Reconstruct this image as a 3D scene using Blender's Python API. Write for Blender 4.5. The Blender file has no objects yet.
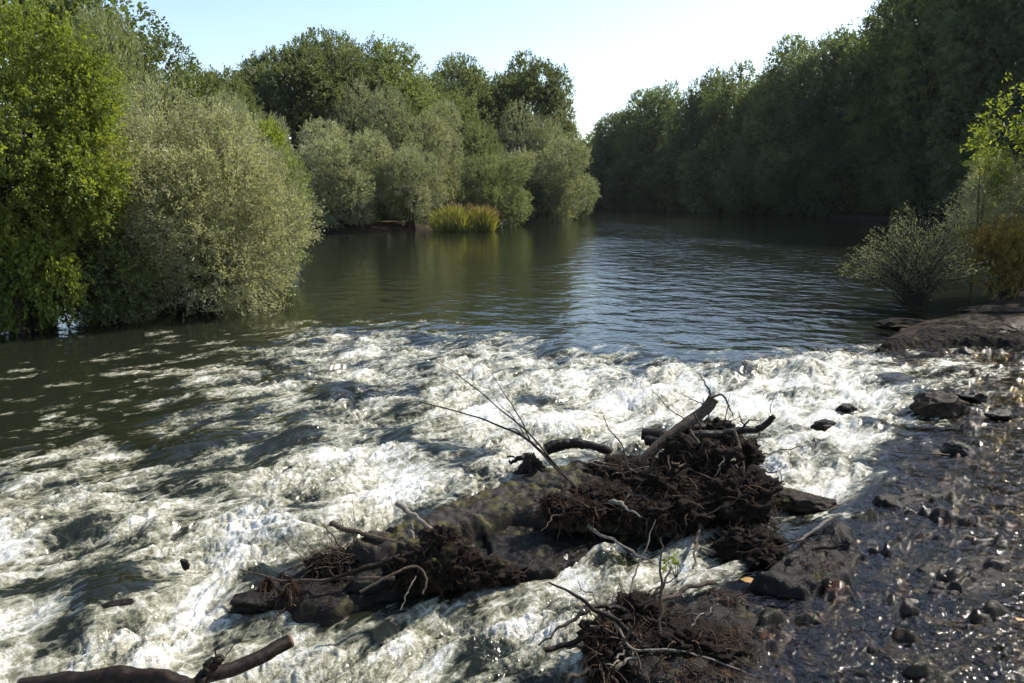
import bpy, math, random
import numpy as np
from math import radians, sin, cos, pi
from mathutils import Vector

scene = bpy.context.scene
COL = scene.collection
# ------------------------------------------------------------------ camera
W, HH, FOC = 1024, 683, 26.0
FPX = W * FOC / 36.0
CAMH, PITCH = 3.0, radians(11.6)
cam = bpy.data.objects.new('camera', bpy.data.cameras.new('camera'))
COL.objects.link(cam)
cam.location = (0, 0, CAMH)
cam.rotation_euler = (pi / 2 - PITCH, 0, 0)
cam.data.lens = FOC; cam.data.sensor_width = 36
cam.data.clip_start = 0.05; cam.data.clip_end = 3000
scene.camera = cam
# ------------------------------------------------------------------ light
SUN_AZ, SUN_EL = radians(58), radians(44)          # azimuth measured from +Y towards +X
world = bpy.data.worlds.new('World'); scene.world = world; world.use_nodes = True
wn = world.node_tree; bg = wn.nodes['Background']
sky = wn.nodes.new('ShaderNodeTexSky'); sky.sky_type = 'NISHITA'; sky.sun_disc = False
sky.sun_elevation = SUN_EL; sky.sun_rotation = SUN_AZ
sky.air_density = 1.0; sky.dust_density = 1.0; sky.ozone_density = 1.0
wn.links.new(sky.outputs[0], bg.inputs[0]); bg.inputs[1].default_value = 0.15
sun = bpy.data.objects.new('sun', bpy.data.lights.new('sun', 'SUN')); COL.objects.link(sun)
sun.data.energy = 5.0; sun.data.angle = radians(0.53); sun.data.color = (1, 0.94, 0.83)
sd = Vector((sin(SUN_AZ) * cos(SUN_EL), cos(SUN_AZ) * cos(SUN_EL), sin(SUN_EL)))
sun.rotation_euler = sd.to_track_quat('Z', 'Y').to_euler(); sun.location = (30, 30, 40)
scene.view_settings.view_transform = 'Standard'; scene.view_settings.look = 'None'
scene.view_settings.exposure = 0.72; scene.view_settings.gamma = 1
scene.render.engine = 'CYCLES'
cy = scene.cycles
cy.max_bounces = 6; cy.diffuse_bounces = 3; cy.glossy_bounces = 3; cy.transmission_bounces = 4
cy.transparent_max_bounces = 8; cy.caustics_reflective = False; cy.caustics_refractive = False
cy.sample_clamp_indirect = 6

# ------------------------------------------------------------------ projection helpers
CP, SP = cos(PITCH), sin(PITCH)
def ray(px, py):
    a = (px - W / 2) / FPX; b = (HH / 2 - py) / FPX
    return np.array([a, CP + b * SP, -SP + b * CP])
def at(px, py, z=0.0):
    d = ray(px, py); t = (z - CAMH) / d[2]; p = d * t
    return np.array([p[0], p[1], z])
def atY(px, py, Y):
    d = ray(px, py); t = Y / d[1]
    return np.array([d[0] * t, Y, CAMH + d[2] * t])
def proj(x, y, z):
    zz = z - CAMH
    dep = np.maximum(y * CP - zz * SP, 1e-3)
    up = y * SP + zz * CP
    return W / 2 + x / dep * FPX, HH / 2 - up / dep * FPX

# ------------------------------------------------------------------ noise
def _h(ix, iy, iz, s):
    h = (ix.astype(np.uint32) * np.uint32(374761393) + iy.astype(np.uint32) * np.uint32(668265263)
         + iz.astype(np.uint32) * np.uint32(2147483647) + np.uint32((s * 974711 + 12345) & 0xffffffff))
    h = (h ^ (h >> np.uint32(13))) * np.uint32(1274126177)
    h = (h ^ (h >> np.uint32(15))) * np.uint32(2246822519)
    return h ^ (h >> np.uint32(16))
def n2(x, y, s=0):
    """gradient noise about -1..1"""
    x = np.asarray(x, float); y = np.asarray(y, float)
    xi = np.floor(x).astype(np.int64); yi = np.floor(y).astype(np.int64)
    fx = x - xi; fy = y - yi
    u = fx * fx * fx * (fx * (fx * 6 - 15) + 10); v = fy * fy * fy * (fy * (fy * 6 - 15) + 10)
    z0 = np.zeros_like(xi)
    def g(dx, dy):
        a = _h(xi + dx, yi + dy, z0, s).astype(float) * (2 * pi / 4294967296.0)
        return np.cos(a) * (fx - dx) + np.sin(a) * (fy - dy)
    a = g(0, 0); b = g(1, 0); c = g(0, 1); d = g(1, 1)
    return 1.5 * ((a + (b - a) * u) * (1 - v) + (c + (d - c) * u) * v)
def n3(p, s=0):
    p = np.asarray(p, float)
    i = np.floor(p).astype(np.int64); f = p - i
    w = f * f * (3 - 2 * f); r = 0
    for dx in (0, 1):
        for dy in (0, 1):
            for dz in (0, 1):
                val = _h(i[..., 0] + dx, i[..., 1] + dy, i[..., 2] + dz, s).astype(float) / 2147483648.0 - 1
                r = r + val * (w[..., 0] if dx else 1 - w[..., 0]) * (w[..., 1] if dy else 1 - w[..., 1]) * (w[..., 2] if dz else 1 - w[..., 2])
    return r
def fbm2(x, y, o=4, s=0, g=0.5):
    r = 0; a = 1; t = 0
    for k in range(o):
        r = r + a * n2(x * 2 ** k + 7.3 * k, y * 2 ** k - 3.1 * k, s + k); t += a; a *= g
    return r / t
def fbm3(p, o=4, s=0, g=0.5):
    r = 0; a = 1; t = 0
    for k in range(o):
        r = r + a * n3(p * 2 ** k + 5.7 * k, s + k); t += a; a *= g
    return r / t
def sstep(a, b, x):
    t = np.clip((x - a) / (b - a), 0, 1); return t * t * (3 - 2 * t)

# ------------------------------------------------------------------ mesh building
class MB:
    def __init__(s): s.v = []; s.f = []; s.n = 0; s.t = []
    def add(s, v, f, tint=None):
        v = np.asarray(v, float).reshape(-1, 3); f = np.asarray(f, np.int64)
        s.v.append(v); s.f.append(f + s.n); s.n += len(v)
        s.t.append(np.full(len(f), 0.5) if tint is None else np.asarray(tint, float))
    def build(s, name, mat, parent=None, origin=None, smooth=True, attrs=None):
        V = np.concatenate(s.v)
        o3 = np.array(parent.location if parent is not None else (origin if origin is not None else (0, 0, 0)), float)
        if parent is not None and parent.parent is not None: o3 = o3 * 0 + np.array(parent['wo'])
        V = V - o3
        me = bpy.data.meshes.new(name)
        me.vertices.add(len(V)); me.vertices.foreach_set('co', V.astype(np.float32).ravel())
        li = np.concatenate([f.ravel() for f in s.f])
        cnt = np.concatenate([np.full(len(f), f.shape[1]) for f in s.f])
        st = np.concatenate([[0], np.cumsum(cnt)[:-1]])
        me.loops.add(len(li)); me.loops.foreach_set('vertex_index', li.astype(np.int32))
        me.polygons.add(len(cnt)); me.polygons.foreach_set('loop_start', st.astype(np.int32))
        try: me.polygons.foreach_set('loop_total', cnt.astype(np.int32))
        except Exception: pass
        me.polygons.foreach_set('use_smooth', np.full(len(cnt), smooth))
        at_ = me.attributes.new('tint', 'FLOAT', 'FACE'); at_.data.foreach_set('value', np.concatenate(s.t).astype(np.float32))
        for k, a in (attrs or {}).items():
            q = me.attributes.new(k, 'FLOAT', 'POINT'); q.data.foreach_set('value', np.asarray(a, np.float32))
        me.update(calc_edges=True); me.validate()
        me.materials.append(mat)
        o = bpy.data.objects.new(name, me); COL.objects.link(o)
        if parent is not None: o.parent = parent; o['wo'] = [float(q) for q in o3]
        elif origin is not None: o.location = origin
        return o
def tag(o, label=None, cat=None, group=None, kind=None):
    if label: o['label'] = label
    if cat: o['category'] = cat
    if group: o['group'] = group
    if kind: o['kind'] = kind
    return o
def thing(name, label, cat, loc, group=None):
    o = bpy.data.objects.new(name, None); COL.objects.link(o); o.location = [float(q) for q in loc]
    o.empty_display_size = 0.2
    return tag(o, label, cat, group)
def children(o): return [c for c in bpy.data.objects if c.parent == o]
def smooth_path(P, n):
    P = np.asarray(P, float); k = len(P)
    if k < 3: t = np.linspace(0, 1, n)[:, None]; return P[0] * (1 - t) + P[-1] * t
    Q = np.vstack([2 * P[0] - P[1], P, 2 * P[-1] - P[-2]])
    out = []
    for t in np.linspace(0, k - 1 - 1e-6, n):
        i = int(t); f = t - i; a, b, c, d = Q[i:i + 4]
        out.append(0.5 * ((2 * b) + (-a + c) * f + (2 * a - 5 * b + 4 * c - d) * f * f + (-a + 3 * b - 3 * c + d) * f ** 3))
    return np.array(out)
def tube(mb, P, r0, r1, sides=8, n=None, wob=0.0, seed=0, knob=0.0, cap=True, taper=1.0):
    n = n or max(4, len(P) * 5)
    Q = smooth_path(P, n); t = np.linspace(0, 1, n)
    if wob:
        for c in range(3):
            Q[:, c] += wob * (n2(t * 5 + c * 9.1, t * 0 + seed * 3.7, 5) + 0.5 * n2(t * 13 + c, t * 0 + seed, 6)) * np.minimum(1, t * 4)
    T = np.gradient(Q, axis=0); T /= np.linalg.norm(T, axis=1)[:, None] + 1e-9
    up = np.array([0, 0, 1.0]) if abs(T[:, 2]).mean() < 0.8 else np.array([1.0, 0, 0])
    A = np.cross(T, up); A /= np.linalg.norm(A, axis=1)[:, None] + 1e-9; B = np.cross(T, A)
    r = r0 + (r1 - r0) * t ** taper
    a = np.arange(sides) * 2 * pi / sides
    R = r[:, None] * np.ones((1, sides))
    if knob:
        R = R * (1 + knob * n2(t[:, None] * 4 + seed + np.sin(a)[None] * 0.8, np.cos(a)[None] * 1.5 + seed * 2.2, 8) + knob * 1.1 * n2(np.cos(a)[None] * 3 + seed, np.sin(a)[None] * 3 + t[:, None] * 2.5, 9) + knob * 0.7 * n2(t[:, None] * 19 + np.cos(a)[None] * 2, np.sin(a)[None] * 3 + seed, 10))
    V = Q[:, None] + A[:, None] * (R * np.cos(a))[..., None] + B[:, None] * (R * np.sin(a))[..., None]
    i = np.arange(n - 1)[:, None] * sides; j = np.arange(sides)[None]; jn = (j + 1) % sides
    F = np.stack([i + j, i + jn, i + sides + jn, i + sides + j], -1).reshape(-1, 4)
    mb.add(V, F)
    if cap and sides >= 5:
        for row, rev in ((0, 0), (n - 1, 1)):
            ring = V[row]; c = ring.mean(0) + (T[row] * r[row] * 0.12 * (1 if rev else -1))
            vv = np.vstack([ring, c]); ff = np.array([[q, (q + 1) % sides, sides] for q in range(sides)])
            if not rev: ff = ff[:, ::-1]
            mb.add(vv, ff)
    return Q
def ico(sub):
    import bmesh
    bm = bmesh.new(); bmesh.ops.create_icosphere(bm, subdivisions=sub, radius=1)
    v = np.array([q.co[:] for q in bm.verts]); f = np.array([[q.index for q in p.verts] for p in bm.faces]); bm.free()
    return v, f
ICO = {k: ico(k) for k in (1, 2, 4, 5)}
def lump(mb, c, r, sub=4, amp=0.35, freq=1.6, seed=0, ridge=0.15, flat=0.0):
    v, f = ICO[sub]
    q = v * freq + seed * 11.3
    d = 1 + amp * fbm3(q, 4, seed) - ridge * np.abs(n3(q * 2.7, seed + 9)) + ridge * 0.5 * fbm3(q * 5, 3, seed + 4)
    if flat:
        ph = np.floor(v[:, 2] * 4 + 2 * n3(v * 1.3, seed)) * 0.25; d = d + flat * (ph * 0.3)
    mb.add(v * d[:, None] * np.array(r) + np.array(c), f)
def fibres(mb, origins, dirs, length, r, k=7, droop=0.5, jit=0.5, seed=0, clump=0.0):
    """many thin three sided curving strands"""
    rng = np.random.default_rng(seed); n = len(origins)
    d = dirs / (np.linalg.norm(dirs, axis=1)[:, None] + 1e-9); L = length * rng.uniform(0.35, 1.25, n)
    P = [origins]
    for q in range(k - 1):
        d = d + rng.normal(0, jit, (n, 3)) * 0.6; d[:, 2] -= droop * 0.5
        d /= np.linalg.norm(d, axis=1)[:, None]
        P.append(P[-1] + d * (L / (k - 1))[:, None])
    P = np.stack(P, 1)
    T = np.gradient(P, axis=1); A = np.cross(T, [0.3, 0.2, 0.93]); A /= np.linalg.norm(A, axis=2)[..., None] + 1e-9
    B = np.cross(T, A); B /= np.linalg.norm(B, axis=2)[..., None] + 1e-9
    rr = (r * rng.uniform(0.5, 1.5, n))[:, None] * np.linspace(1, 0.35, k)[None]
    a = np.arange(3) * 2 * pi / 3
    V = P[:, :, None] + A[:, :, None] * (rr[..., None] * np.cos(a))[..., None] + B[:, :, None] * (rr[..., None] * np.sin(a))[..., None]
    base = (np.arange(n)[:, None, None] * k + np.arange(k - 1)[None, :, None]) * 3
    j = np.arange(3)[None, None]; jn = (j + 1) % 3
    F = np.stack([base + j, base + jn, base + 3 + jn, base + 3 + j], -1).reshape(-1, 4)
    tint = np.repeat(rng.uniform(0, 1, n), (k - 1) * 3)
    mb.add(V, F, tint)

# ------------------------------------------------------------------ materials
def mat(name):
    m = bpy.data.materials.new(name); m.use_nodes = True; t = m.node_tree
    for q in list(t.nodes): t.nodes.remove(q)
    out = t.nodes.new('ShaderNodeOutputMaterial')
    def N(ty, **kw):
        q = t.nodes.new(ty)
        for k, v in kw.items():
            if k.startswith('i_'):
                key = k[2:]; q.inputs[int(key) if key.isdigit() else key.replace('_', ' ')].default_value = v
            else: setattr(q, k, v)
        return q
    return m, t, out, N, t.links.new
def ramp(N, L, src, stops, interp='LINEAR'):
    r = N('ShaderNodeValToRGB'); e = r.color_ramp.elements; r.color_ramp.interpolation = interp
    while len(e) < len(stops): e.new(0.5)
    for q, (p, c) in zip(e, stops):
        q.position = p; q.color = (c, c, c, 1) if isinstance(c, (int, float)) else (*c, 1)
    L(src, r.inputs[0]); return r.outputs[0]
def math_(N, L, op, a, b=None, c=None, clamp=False):
    q = N('ShaderNodeMath', operation=op, use_clamp=clamp)
    for i, x in enumerate((a, b, c)):
        if x is None: continue
        if isinstance(x, (int, float)): q.inputs[i].default_value = x
        else: L(x, q.inputs[i])
    return q.outputs[0]
def mixc(N, L, f, a, b, bt='MIX'):
    q = N('ShaderNodeMix', data_type='RGBA', blend_type=bt)
    for s, x in ((0, f), (6, a), (7, b)):
        if isinstance(x, (int, float)): q.inputs[s].default_value = x
        elif isinstance(x, tuple): q.inputs[s].default_value = (*x, 1)
        else: L(x, q.inputs[s])
    return q.outputs[2]
def noise(N, L, vec, scale, detail=4, rough=0.55, dist=0.0, st=None):
    q = N('ShaderNodeTexNoise'); q.inputs['Scale'].default_value = scale; q.inputs['Detail'].default_value = detail
    q.inputs['Roughness'].default_value = rough; q.inputs['Distortion'].default_value = dist
    if st:
        mp = N('ShaderNodeMapping', vector_type='TEXTURE'); mp.inputs['Rotation'].default_value = (0, 0, st[0]); mp.inputs['Scale'].default_value = (1 / st[1], 1 / st[2], 1)
        L(vec, mp.inputs[0]); vec = mp.outputs[0]
    L(vec, q.inputs['Vector']); return q.outputs[0]

def leaf_mat(name, dark, light, trans=0.4, tcol=None, rough=0.55, tval=1.0, spec=0.35):
    m, t, out, N, L = mat(name)
    a = N('ShaderNodeAttribute', attribute_name='tint'); oi = N('ShaderNodeObjectInfo')
    v = math_(N, L, 'MULTIPLY_ADD', oi.outputs['Random'], 0.35, math_(N, L, 'MULTIPLY', a.outputs['Fac'], 0.75))
    c = ramp(N, L, v, [(0.05, dark), (0.95, light)])
    p = N('ShaderNodeBsdfPrincipled'); p.inputs['Roughness'].default_value = rough
    p.inputs['Specular IOR Level'].default_value = spec
    L(c, p.inputs['Base Color'])
    tr = N('ShaderNodeBsdfTranslucent')
    L(mixc(N, L, 1.0, c, tcol or (1.2, 1.3, 0.65), 'MULTIPLY'), tr.inputs[0])
    mx = N('ShaderNodeMixShader'); mx.inputs[0].default_value = trans
    L(p.outputs[0], mx.inputs[1]); L(tr.outputs[0], mx.inputs[2]); L(mx.outputs[0], out.inputs[0])
    return m
M = {}
M['leaf_dark'] = leaf_mat('broad_leaves_dark', (0.045, 0.058, 0.026), (0.17, 0.19, 0.08), 0.42)
M['leaf_mid'] = leaf_mat('broad_leaves_mid', (0.065, 0.082, 0.03), (0.22, 0.25, 0.095), 0.46)
M['leaf_bright'] = leaf_mat('alder_leaves', (0.07, 0.10, 0.02), (0.27, 0.32, 0.06), 0.52, (1.35, 1.3, 0.5))
M['willow'] = leaf_mat('willow_leaves', (0.175, 0.18, 0.095), (0.45, 0.44, 0.26), 0.42, (1.2, 1.25, 0.75), 0.5)
M['willow_far'] = leaf_mat('willow_leaves_far', (0.13, 0.145, 0.075), (0.34, 0.345, 0.21), 0.38, (1.2, 1.25, 0.7), 0.5)
M['willow_green'] = leaf_mat('willow_leaves_green', (0.10, 0.125, 0.055), (0.27, 0.285, 0.14), 0.38, (1.2, 1.3, 0.6), 0.5)
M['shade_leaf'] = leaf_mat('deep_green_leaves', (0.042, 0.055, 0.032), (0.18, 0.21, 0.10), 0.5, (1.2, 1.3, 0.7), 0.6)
M['yellow_leaf'] = leaf_mat('yellow_green_leaves', (0.10, 0.13, 0.02), (0.26, 0.28, 0.05), 0.45, (1.3, 1.3, 0.5))
M['autumn_leaf'] = leaf_mat('browning_leaves', (0.13, 0.10, 0.03), (0.33, 0.25, 0.06), 0.45, (1.3, 1.1, 0.5))
M['reed'] = leaf_mat('reed_blades', (0.15, 0.17, 0.04), (0.34, 0.32, 0.08), 0.4, (1.2, 1.2, 0.5))
M['reed_top'] = leaf_mat('reed_plumes', (0.16, 0.09, 0.05), (0.28, 0.17, 0.09), 0.3, (1, 1, 1))
M['fallen'] = leaf_mat('fallen_leaf', (0.22, 0.11, 0.03), (0.42, 0.25, 0.06), 0.2, (1, 1, 1))

def wood_mat(name, dark, light, rough=0.6, scale=14, moss=0.0, bump=0.5, wet=0.0):
    m, t, out, N, L = mat(name)
    g = N('ShaderNodeNewGeometry'); P = g.outputs['Position']
    n = noise(N, L, P, scale, 8, 0.65, 0.3); nb = noise(N, L, P, scale * 5, 6, 0.7)
    c = ramp(N, L, n, [(0.3, dark), (0.7, light)])
    a = N('ShaderNodeAttribute', attribute_name='tint')
    c = mixc(N, L, 0.5, c, ramp(N, L, a.outputs['Fac'], [(0, 0.35), (1, 1.0)]), 'MULTIPLY')
    if moss:
        mm = noise(N, L, P, 6, 6, 0.6); f = ramp(N, L, mm, [(0.62 - moss * 0.3, 0.0), (0.72 - moss * 0.3, 1.0)])
        up = N('ShaderNodeSeparateXYZ'); L(g.outputs['Normal'], up.inputs[0])
        f = math_(N, L, 'MULTIPLY', f, ramp(N, L, up.outputs[2], [(0.2, 0.0), (0.7, 1.0)]))
        c = mixc(N, L, f, c, ramp(N, L, nb, [(0.3, (0.035, 0.034, 0.01)), (0.7, (0.13, 0.115, 0.03))]))
    p = N('ShaderNodeBsdfPrincipled'); L(c, p.inputs['Base Color']); p.inputs['Roughness'].default_value = rough
    p.inputs['Coat Weight'].default_value = wet * 0.3; p.inputs['Coat Roughness'].default_value = 0.16; p.inputs['Specular IOR Level'].default_value = 0.08; p.inputs['Diffuse Roughness'].default_value = 0.6
    b = N('ShaderNodeBump'); b.inputs['Strength'].default_value = bump; b.inputs['Distance'].default_value = 0.02
    L(math_(N, L, 'ADD', n, math_(N, L, 'MULTIPLY', nb, 0.5)), b.inputs['Height']); L(b.outputs[0], p.inputs['Normal'])
    L(b.outputs[0], p.inputs['Coat Normal'])
    L(p.outputs[0], out.inputs[0]); return m
M['bark'] = wood_mat('bark', (0.025, 0.02, 0.016), (0.08, 0.066, 0.05), 0.8, 9)
M['wet_wood'] = wood_mat('wet_dark_wood', (0.006, 0.0045, 0.003), (0.04, 0.028, 0.019), 0.45, 22, wet=0.35)
M['brown_wood'] = wood_mat('brown_driftwood', (0.05, 0.035, 0.024), (0.16, 0.12, 0.085), 0.6, 26)
M['dry_wood'] = wood_mat('bleached_driftwood', (0.16, 0.13, 0.10), (0.38, 0.33, 0.26), 0.65, 26)
M['cut_wood'] = wood_mat('pale_cut_end', (0.22, 0.12, 0.06), (0.34, 0.2, 0.11), 0.7, 30)
M['root_fibre'] = wood_mat('root_fibre', (0.012, 0.008, 0.005), (0.20, 0.125, 0.075), 0.6, 9)
M['root_mat'] = wood_mat('root_mat_soil', (0.005, 0.0035, 0.0025), (0.030, 0.020, 0.013), 0.75, 24, bump=1.0)
M['moss_root'] = wood_mat('mossy_root_soil', (0.006, 0.004, 0.003), (0.035, 0.024, 0.016), 0.75, 24, moss=0.22, bump=1.0)
M['moss_rock'] = wood_mat('mossy_wet_rock', (0.012, 0.010, 0.008), (0.065, 0.052, 0.04), 0.5, 12, moss=0.40, bump=0.9, wet=0.4)
M['wet_rock'] = wood_mat('wet_rock', (0.003, 0.0025, 0.002), (0.020, 0.015, 0.011), 0.5, 11, moss=0.10, bump=1.0, wet=0.5)
M['bank_rock'] = wood_mat('bank_rock', (0.006, 0.005, 0.004), (0.04, 0.03, 0.022), 0.9, 12, moss=0.15, bump=1.0)
M['brown_rock'] = wood_mat('brown_mossy_rock', (0.012, 0.009, 0.006), (0.075, 0.052, 0.032), 0.6, 14, moss=0.2, bump=1.0, wet=0.15)

# ------------------------------------------------------------------ layout of the river (world positions)
GX = np.arange(0, 17) * 64.0
GY = np.array([300, 322, 340, 352, 366, 382, 402, 430, 460, 500, 540, 580, 620, 660, 700], float)
DEN = np.array([
 [.02,.02,.02,.05,.08,.10,.06,.04,.02,0,0,0,0,0,0,.0,.0],
 [.04,.04,.06,.12,.28,.36,.36,.26,.16,.03,0,0,0,0,0,.1,.2],
 [.04,.04,.10,.20,.42,.56,.58,.52,.40,.14,.02,0,.0,.02,.2,.35,.35],
 [.05,.08,.16,.26,.46,.60,.64,.64,.64,.54,.22,.10,.18,.6,.45,.45,.4],
 [.08,.12,.22,.32,.48,.58,.62,.66,.74,.76,.72,.62,.85,.85,.6,.5,.4],
 [.10,.16,.26,.34,.48,.50,.60,.68,.78,.84,.88,.88,.95,.85,.62,.45,.35],
 [.12,.28,.30,.40,.42,.46,.60,.70,.80,.86,.86,.82,.85,.82,.6,.4,.2],
 [.18,.26,.26,.36,.46,.52,.64,.76,.82,.82,.80,.72,.80,.84,.7,.2,.1],
 [.40,.42,.38,.48,.54,.62,.74,.80,.76,.50,.25,.25,.70,.82,.5,.1,.1],
 [.66,.64,.62,.66,.74,.78,.76,.62,.45,.25,.2,.2,.85,.80,.2,.1,.1],
 [.74,.62,.62,.72,.78,.55,.35,.15,.12,.35,.52,.55,.62,.3,.1,.08,.08],
 [.58,.52,.66,.80,.66,.22,.18,.25,.55,.74,.74,.62,.15,.05,.05,.05,.05],
 [.84,.62,.76,.80,.55,.50,.68,.74,.68,.58,.3,.05,.02,.02,.02,.02,.02],
 [.72,.72,.80,.82,.58,.66,.68,.52,.58,.5,.1,.0,.0,.0,.0,.0,.0],
 [.74,.72,.78,.82,.58,.66,.68,.52,.58,.5,.1,.0,.0,.0,.0,.0,.0]])
LEV = np.array([
 [0]*17, [0]*17,
 [-.01,-.01,-.01,-.02,-.03,-.04,-.03,-.02,-.0,0,0,0,0,0,.0,.02,.03],
 [-.03,-.03,-.03,-.05,-.07,-.08,-.07,-.06,-.04,-.02,-.0,-.0,-.0,-.02,.0,.0,.01],
 [-.06,-.06,-.07,-.09,-.12,-.13,-.13,-.12,-.11,-.10,-.09,-.06,+.01,+.02,-.03,-.01,-.0],
 [-.10,-.11,-.13,-.15,-.17,-.18,-.18,-.18,-.17,-.18,-.18,-.17,-.16,-.13,-.07,-.03,-.01],
 [-.16,-.17,-.19,-.21,-.23,-.24,-.24,-.25,-.24,-.24,-.24,-.24,-.22,-.18,-.11,-.05,-.02],
 [-.22,-.24,-.25,-.27,-.28,-.29,-.30,-.30,-.30,-.30,-.30,-.29,-.26,-.21,-.15,-.07,-.03],
 [-.28,-.30,-.31,-.32,-.33,-.33,-.34,-.34,-.34,-.34,-.34,-.32,-.29,-.23,-.13,-.06,-.04],
 [-.34,-.35,-.36,-.37,-.38,-.38,-.38,-.38,-.37,-.36,-.34,-.33,-.30,-.22,-.10,-.05,-.04],
 [-.38,-.39,-.40,-.42,-.43,-.43,-.42,-.39,-.36,-.35,-.33,-.30,-.24,-.13,-.07,-.05,-.04],
 [-.42,-.43,-.44,-.46,-.48,-.48,-.46,-.42,-.39,-.35,-.31,-.25,-.15,-.10,-.07,-.05,-.04],
 [-.46,-.47,-.48,-.50,-.51,-.51,-.49,-.46,-.43,-.38,-.32,-.16,-.12,-.09,-.07,-.05,-.04],
 [-.5,-.51,-.52,-.54,-.55,-.54,-.52,-.49,-.45,-.40,-.25,-.14,-.11,-.09,-.07,-.05,-.04],
 [-.5,-.51,-.52,-.54,-.55,-.54,-.52,-.49,-.45,-.40,-.25,-.14,-.11,-.09,-.07,-.05,-.04]])
# 1 where the water is a thin sheet over the stone shelf
SHAL = np.zeros_like(DEN)
SH = {1: (14, .3), 2: (13.6, 1), 3: (13.6, 1), 4: (14, 1), 5: (14.4, 1), 6: (14.6, 1), 7: (14.2, 1), 8: (13.8, 1), 9: (13.3, 1), 10: (12.4, 1), 11: (11.3, 1), 12: (10.2, 1), 13: (9.7, 1), 14: (9.7, 1)}
for r_, (c_, a_) in SH.items():
    SHAL[r_] = np.clip((np.arange(17) - c_ + 0.5) / 1.0, 0, 1) * a_
def grid_at(G, px, py):
    fx = np.clip(px / 64.0, 0, 15.999); ix = fx.astype(int); u = fx - ix; u = u * u * (3 - 2 * u) * 0.6 + u * 0.4
    pyc = np.clip(py, GY[0], GY[-1] - 1e-3); iy = np.clip(np.searchsorted(GY, pyc, side='right') - 1, 0, len(GY) - 2)
    v = (pyc - GY[iy]) / (GY[iy + 1] - GY[iy])
    return (G[iy, ix] * (1 - u) + G[iy, ix + 1] * u) * (1 - v) + (G[iy + 1, ix] * (1 - u) + G[iy + 1, ix + 1] * u) * v
def fields(x, y):
    zr = -0.32 * (1 - sstep(8.0, 12.5, y))
    px, py = proj(x, y, zr)
    behind = y < 0.6
    py = np.where(behind, 699, py); px = np.where(behind, np.where(x > 0.8, 1024, 0), px)
    wx = n2(x * 1.6, y * 1.6, 71) * 12; wy = n2(x * 1.6 + 9, y * 1.6, 72) * 6
    near = 1 - sstep(14, 20, y)
    D = grid_at(DEN, px + wx, py + wy) * near; Lv = grid_at(LEV, px, py) * near; S = grid_at(SHAL, px + wx * 1.5, py + wy) * (1 - sstep(16, 18, y))
    return D, Lv, S
SHORE_L = [(-60, -20), (-30, 0), (-14, 8), (-12.5, 14), tuple(at(20, 322)[:2]), tuple(at(110, 292)[:2]), tuple(at(250, 262)[:2]), tuple(at(320, 234)[:2]),
           tuple(at(440, 229)[:2]), tuple(at(530, 219)[:2]), tuple(at(588, 213.5)[:2]), (-10, 150), (-80, 200)]
SHORE_R = [(-60, 320), (0, 190), tuple(at(600, 207)[:2]), tuple(at(700, 210)[:2]), tuple(at(800, 215)[:2]), tuple(at(900, 223)[:2]), tuple(at(985, 240)[:2]),
           tuple(at(1090, 262)[:2]), tuple(at(1110, 285)[:2]), tuple(at(1010, 296)[:2]), tuple(at(930, 322)[:2]), tuple(at(868, 340)[:2]), (9.5, 14.3), (14, 14.0), (24, 11), (26, 0), (40, -20)]
RIVER = np.array(SHORE_L + SHORE_R)
def sdist(x, y, poly):
    """positive outside the polygon"""
    d = np.full(x.shape, 1e9); ins = np.zeros(x.shape, bool); n = len(poly)
    for i in range(n):
        a = poly[i]; b = poly[(i + 1) % n]; e = b - a
        t = np.clip(((x - a[0]) * e[0] + (y - a[1]) * e[1]) / (e @ e + 1e-12), 0, 1)
        d = np.minimum(d, (x - a[0] - t * e[0]) ** 2 + (y - a[1] - t * e[1]) ** 2)
        c = (a[1] > y) != (b[1] > y)
        ins ^= c & (x < (b[0] - a[0]) * (y - a[1]) / (b[1] - a[1] + 1e-12) + a[0])
    d = np.sqrt(d); return np.where(ins, -d, d)
def bank_z(x, y):
    s = sdist(x, y, RIVER) + 0.5 * n2(x * 0.5, y * 0.5, 3) * sstep(2, 12, np.hypot(x, y))
    out = 0.35 * (1 - np.exp(-np.maximum(s, 0) / 0.8)) + 0.06 * np.maximum(s, 0)
    out = np.minimum(out, 2.2) + 0.08 * fbm2(x * 1.3, y * 1.3, 4, 4) * sstep(0, 1, s)
    inn = -0.9 * (1 - np.exp(np.minimum(s, 0) / 1.2))
    return np.where(s > 0, out, inn), s
def polar(angs, rads):
    A, R = np.meshgrid(angs, rads)
    x = R * np.sin(A); y = R * np.cos(A)
    n, m = A.shape; i = (np.arange(n - 1)[:, None] * m + np.arange(m - 1)[None])
    F = np.stack([i, i + 1, i + m + 1, i + m], -1).reshape(-1, 4)
    return x.ravel(), y.ravel(), F

# ---- ground
def shelf_bed(x, y):
    # slabby, cobbled stone a few centimetres below the flow
    b = 0.065 * fbm2(x * 1.1 + 4, y * 1.1, 3, 21); q_ = fbm2(x * 2.1 + 0.6 * y, y * 3.2, 3, 23) * 4; b = b + 0.036 * (np.floor(q_) + sstep(0.6, 1.0, q_ - np.floor(q_)) )
    a, bb = 0.85, 0.52
    u = x * a + y * bb; v = -x * bb + y * a
    st = np.abs(n2(u * 2.2, v * 5.5, 25)); b = b - 0.035 * (1 - sstep(0, 0.25, st))
    b = b + 0.028 * fbm2(x * 5, y * 7, 4, 26)
    return b
ang = np.concatenate([np.linspace(-pi, -0.82, 50)[:-1], np.linspace(-0.82, 0.82, 620), np.linspace(0.82, pi, 50)[1:]])
rad = np.concatenate([[0.02, 0.5, 1.2], np.geomspace(2.0, 25, 560), np.geomspace(26, 1500, 110)])
x, y, F = polar(ang, rad)
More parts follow.
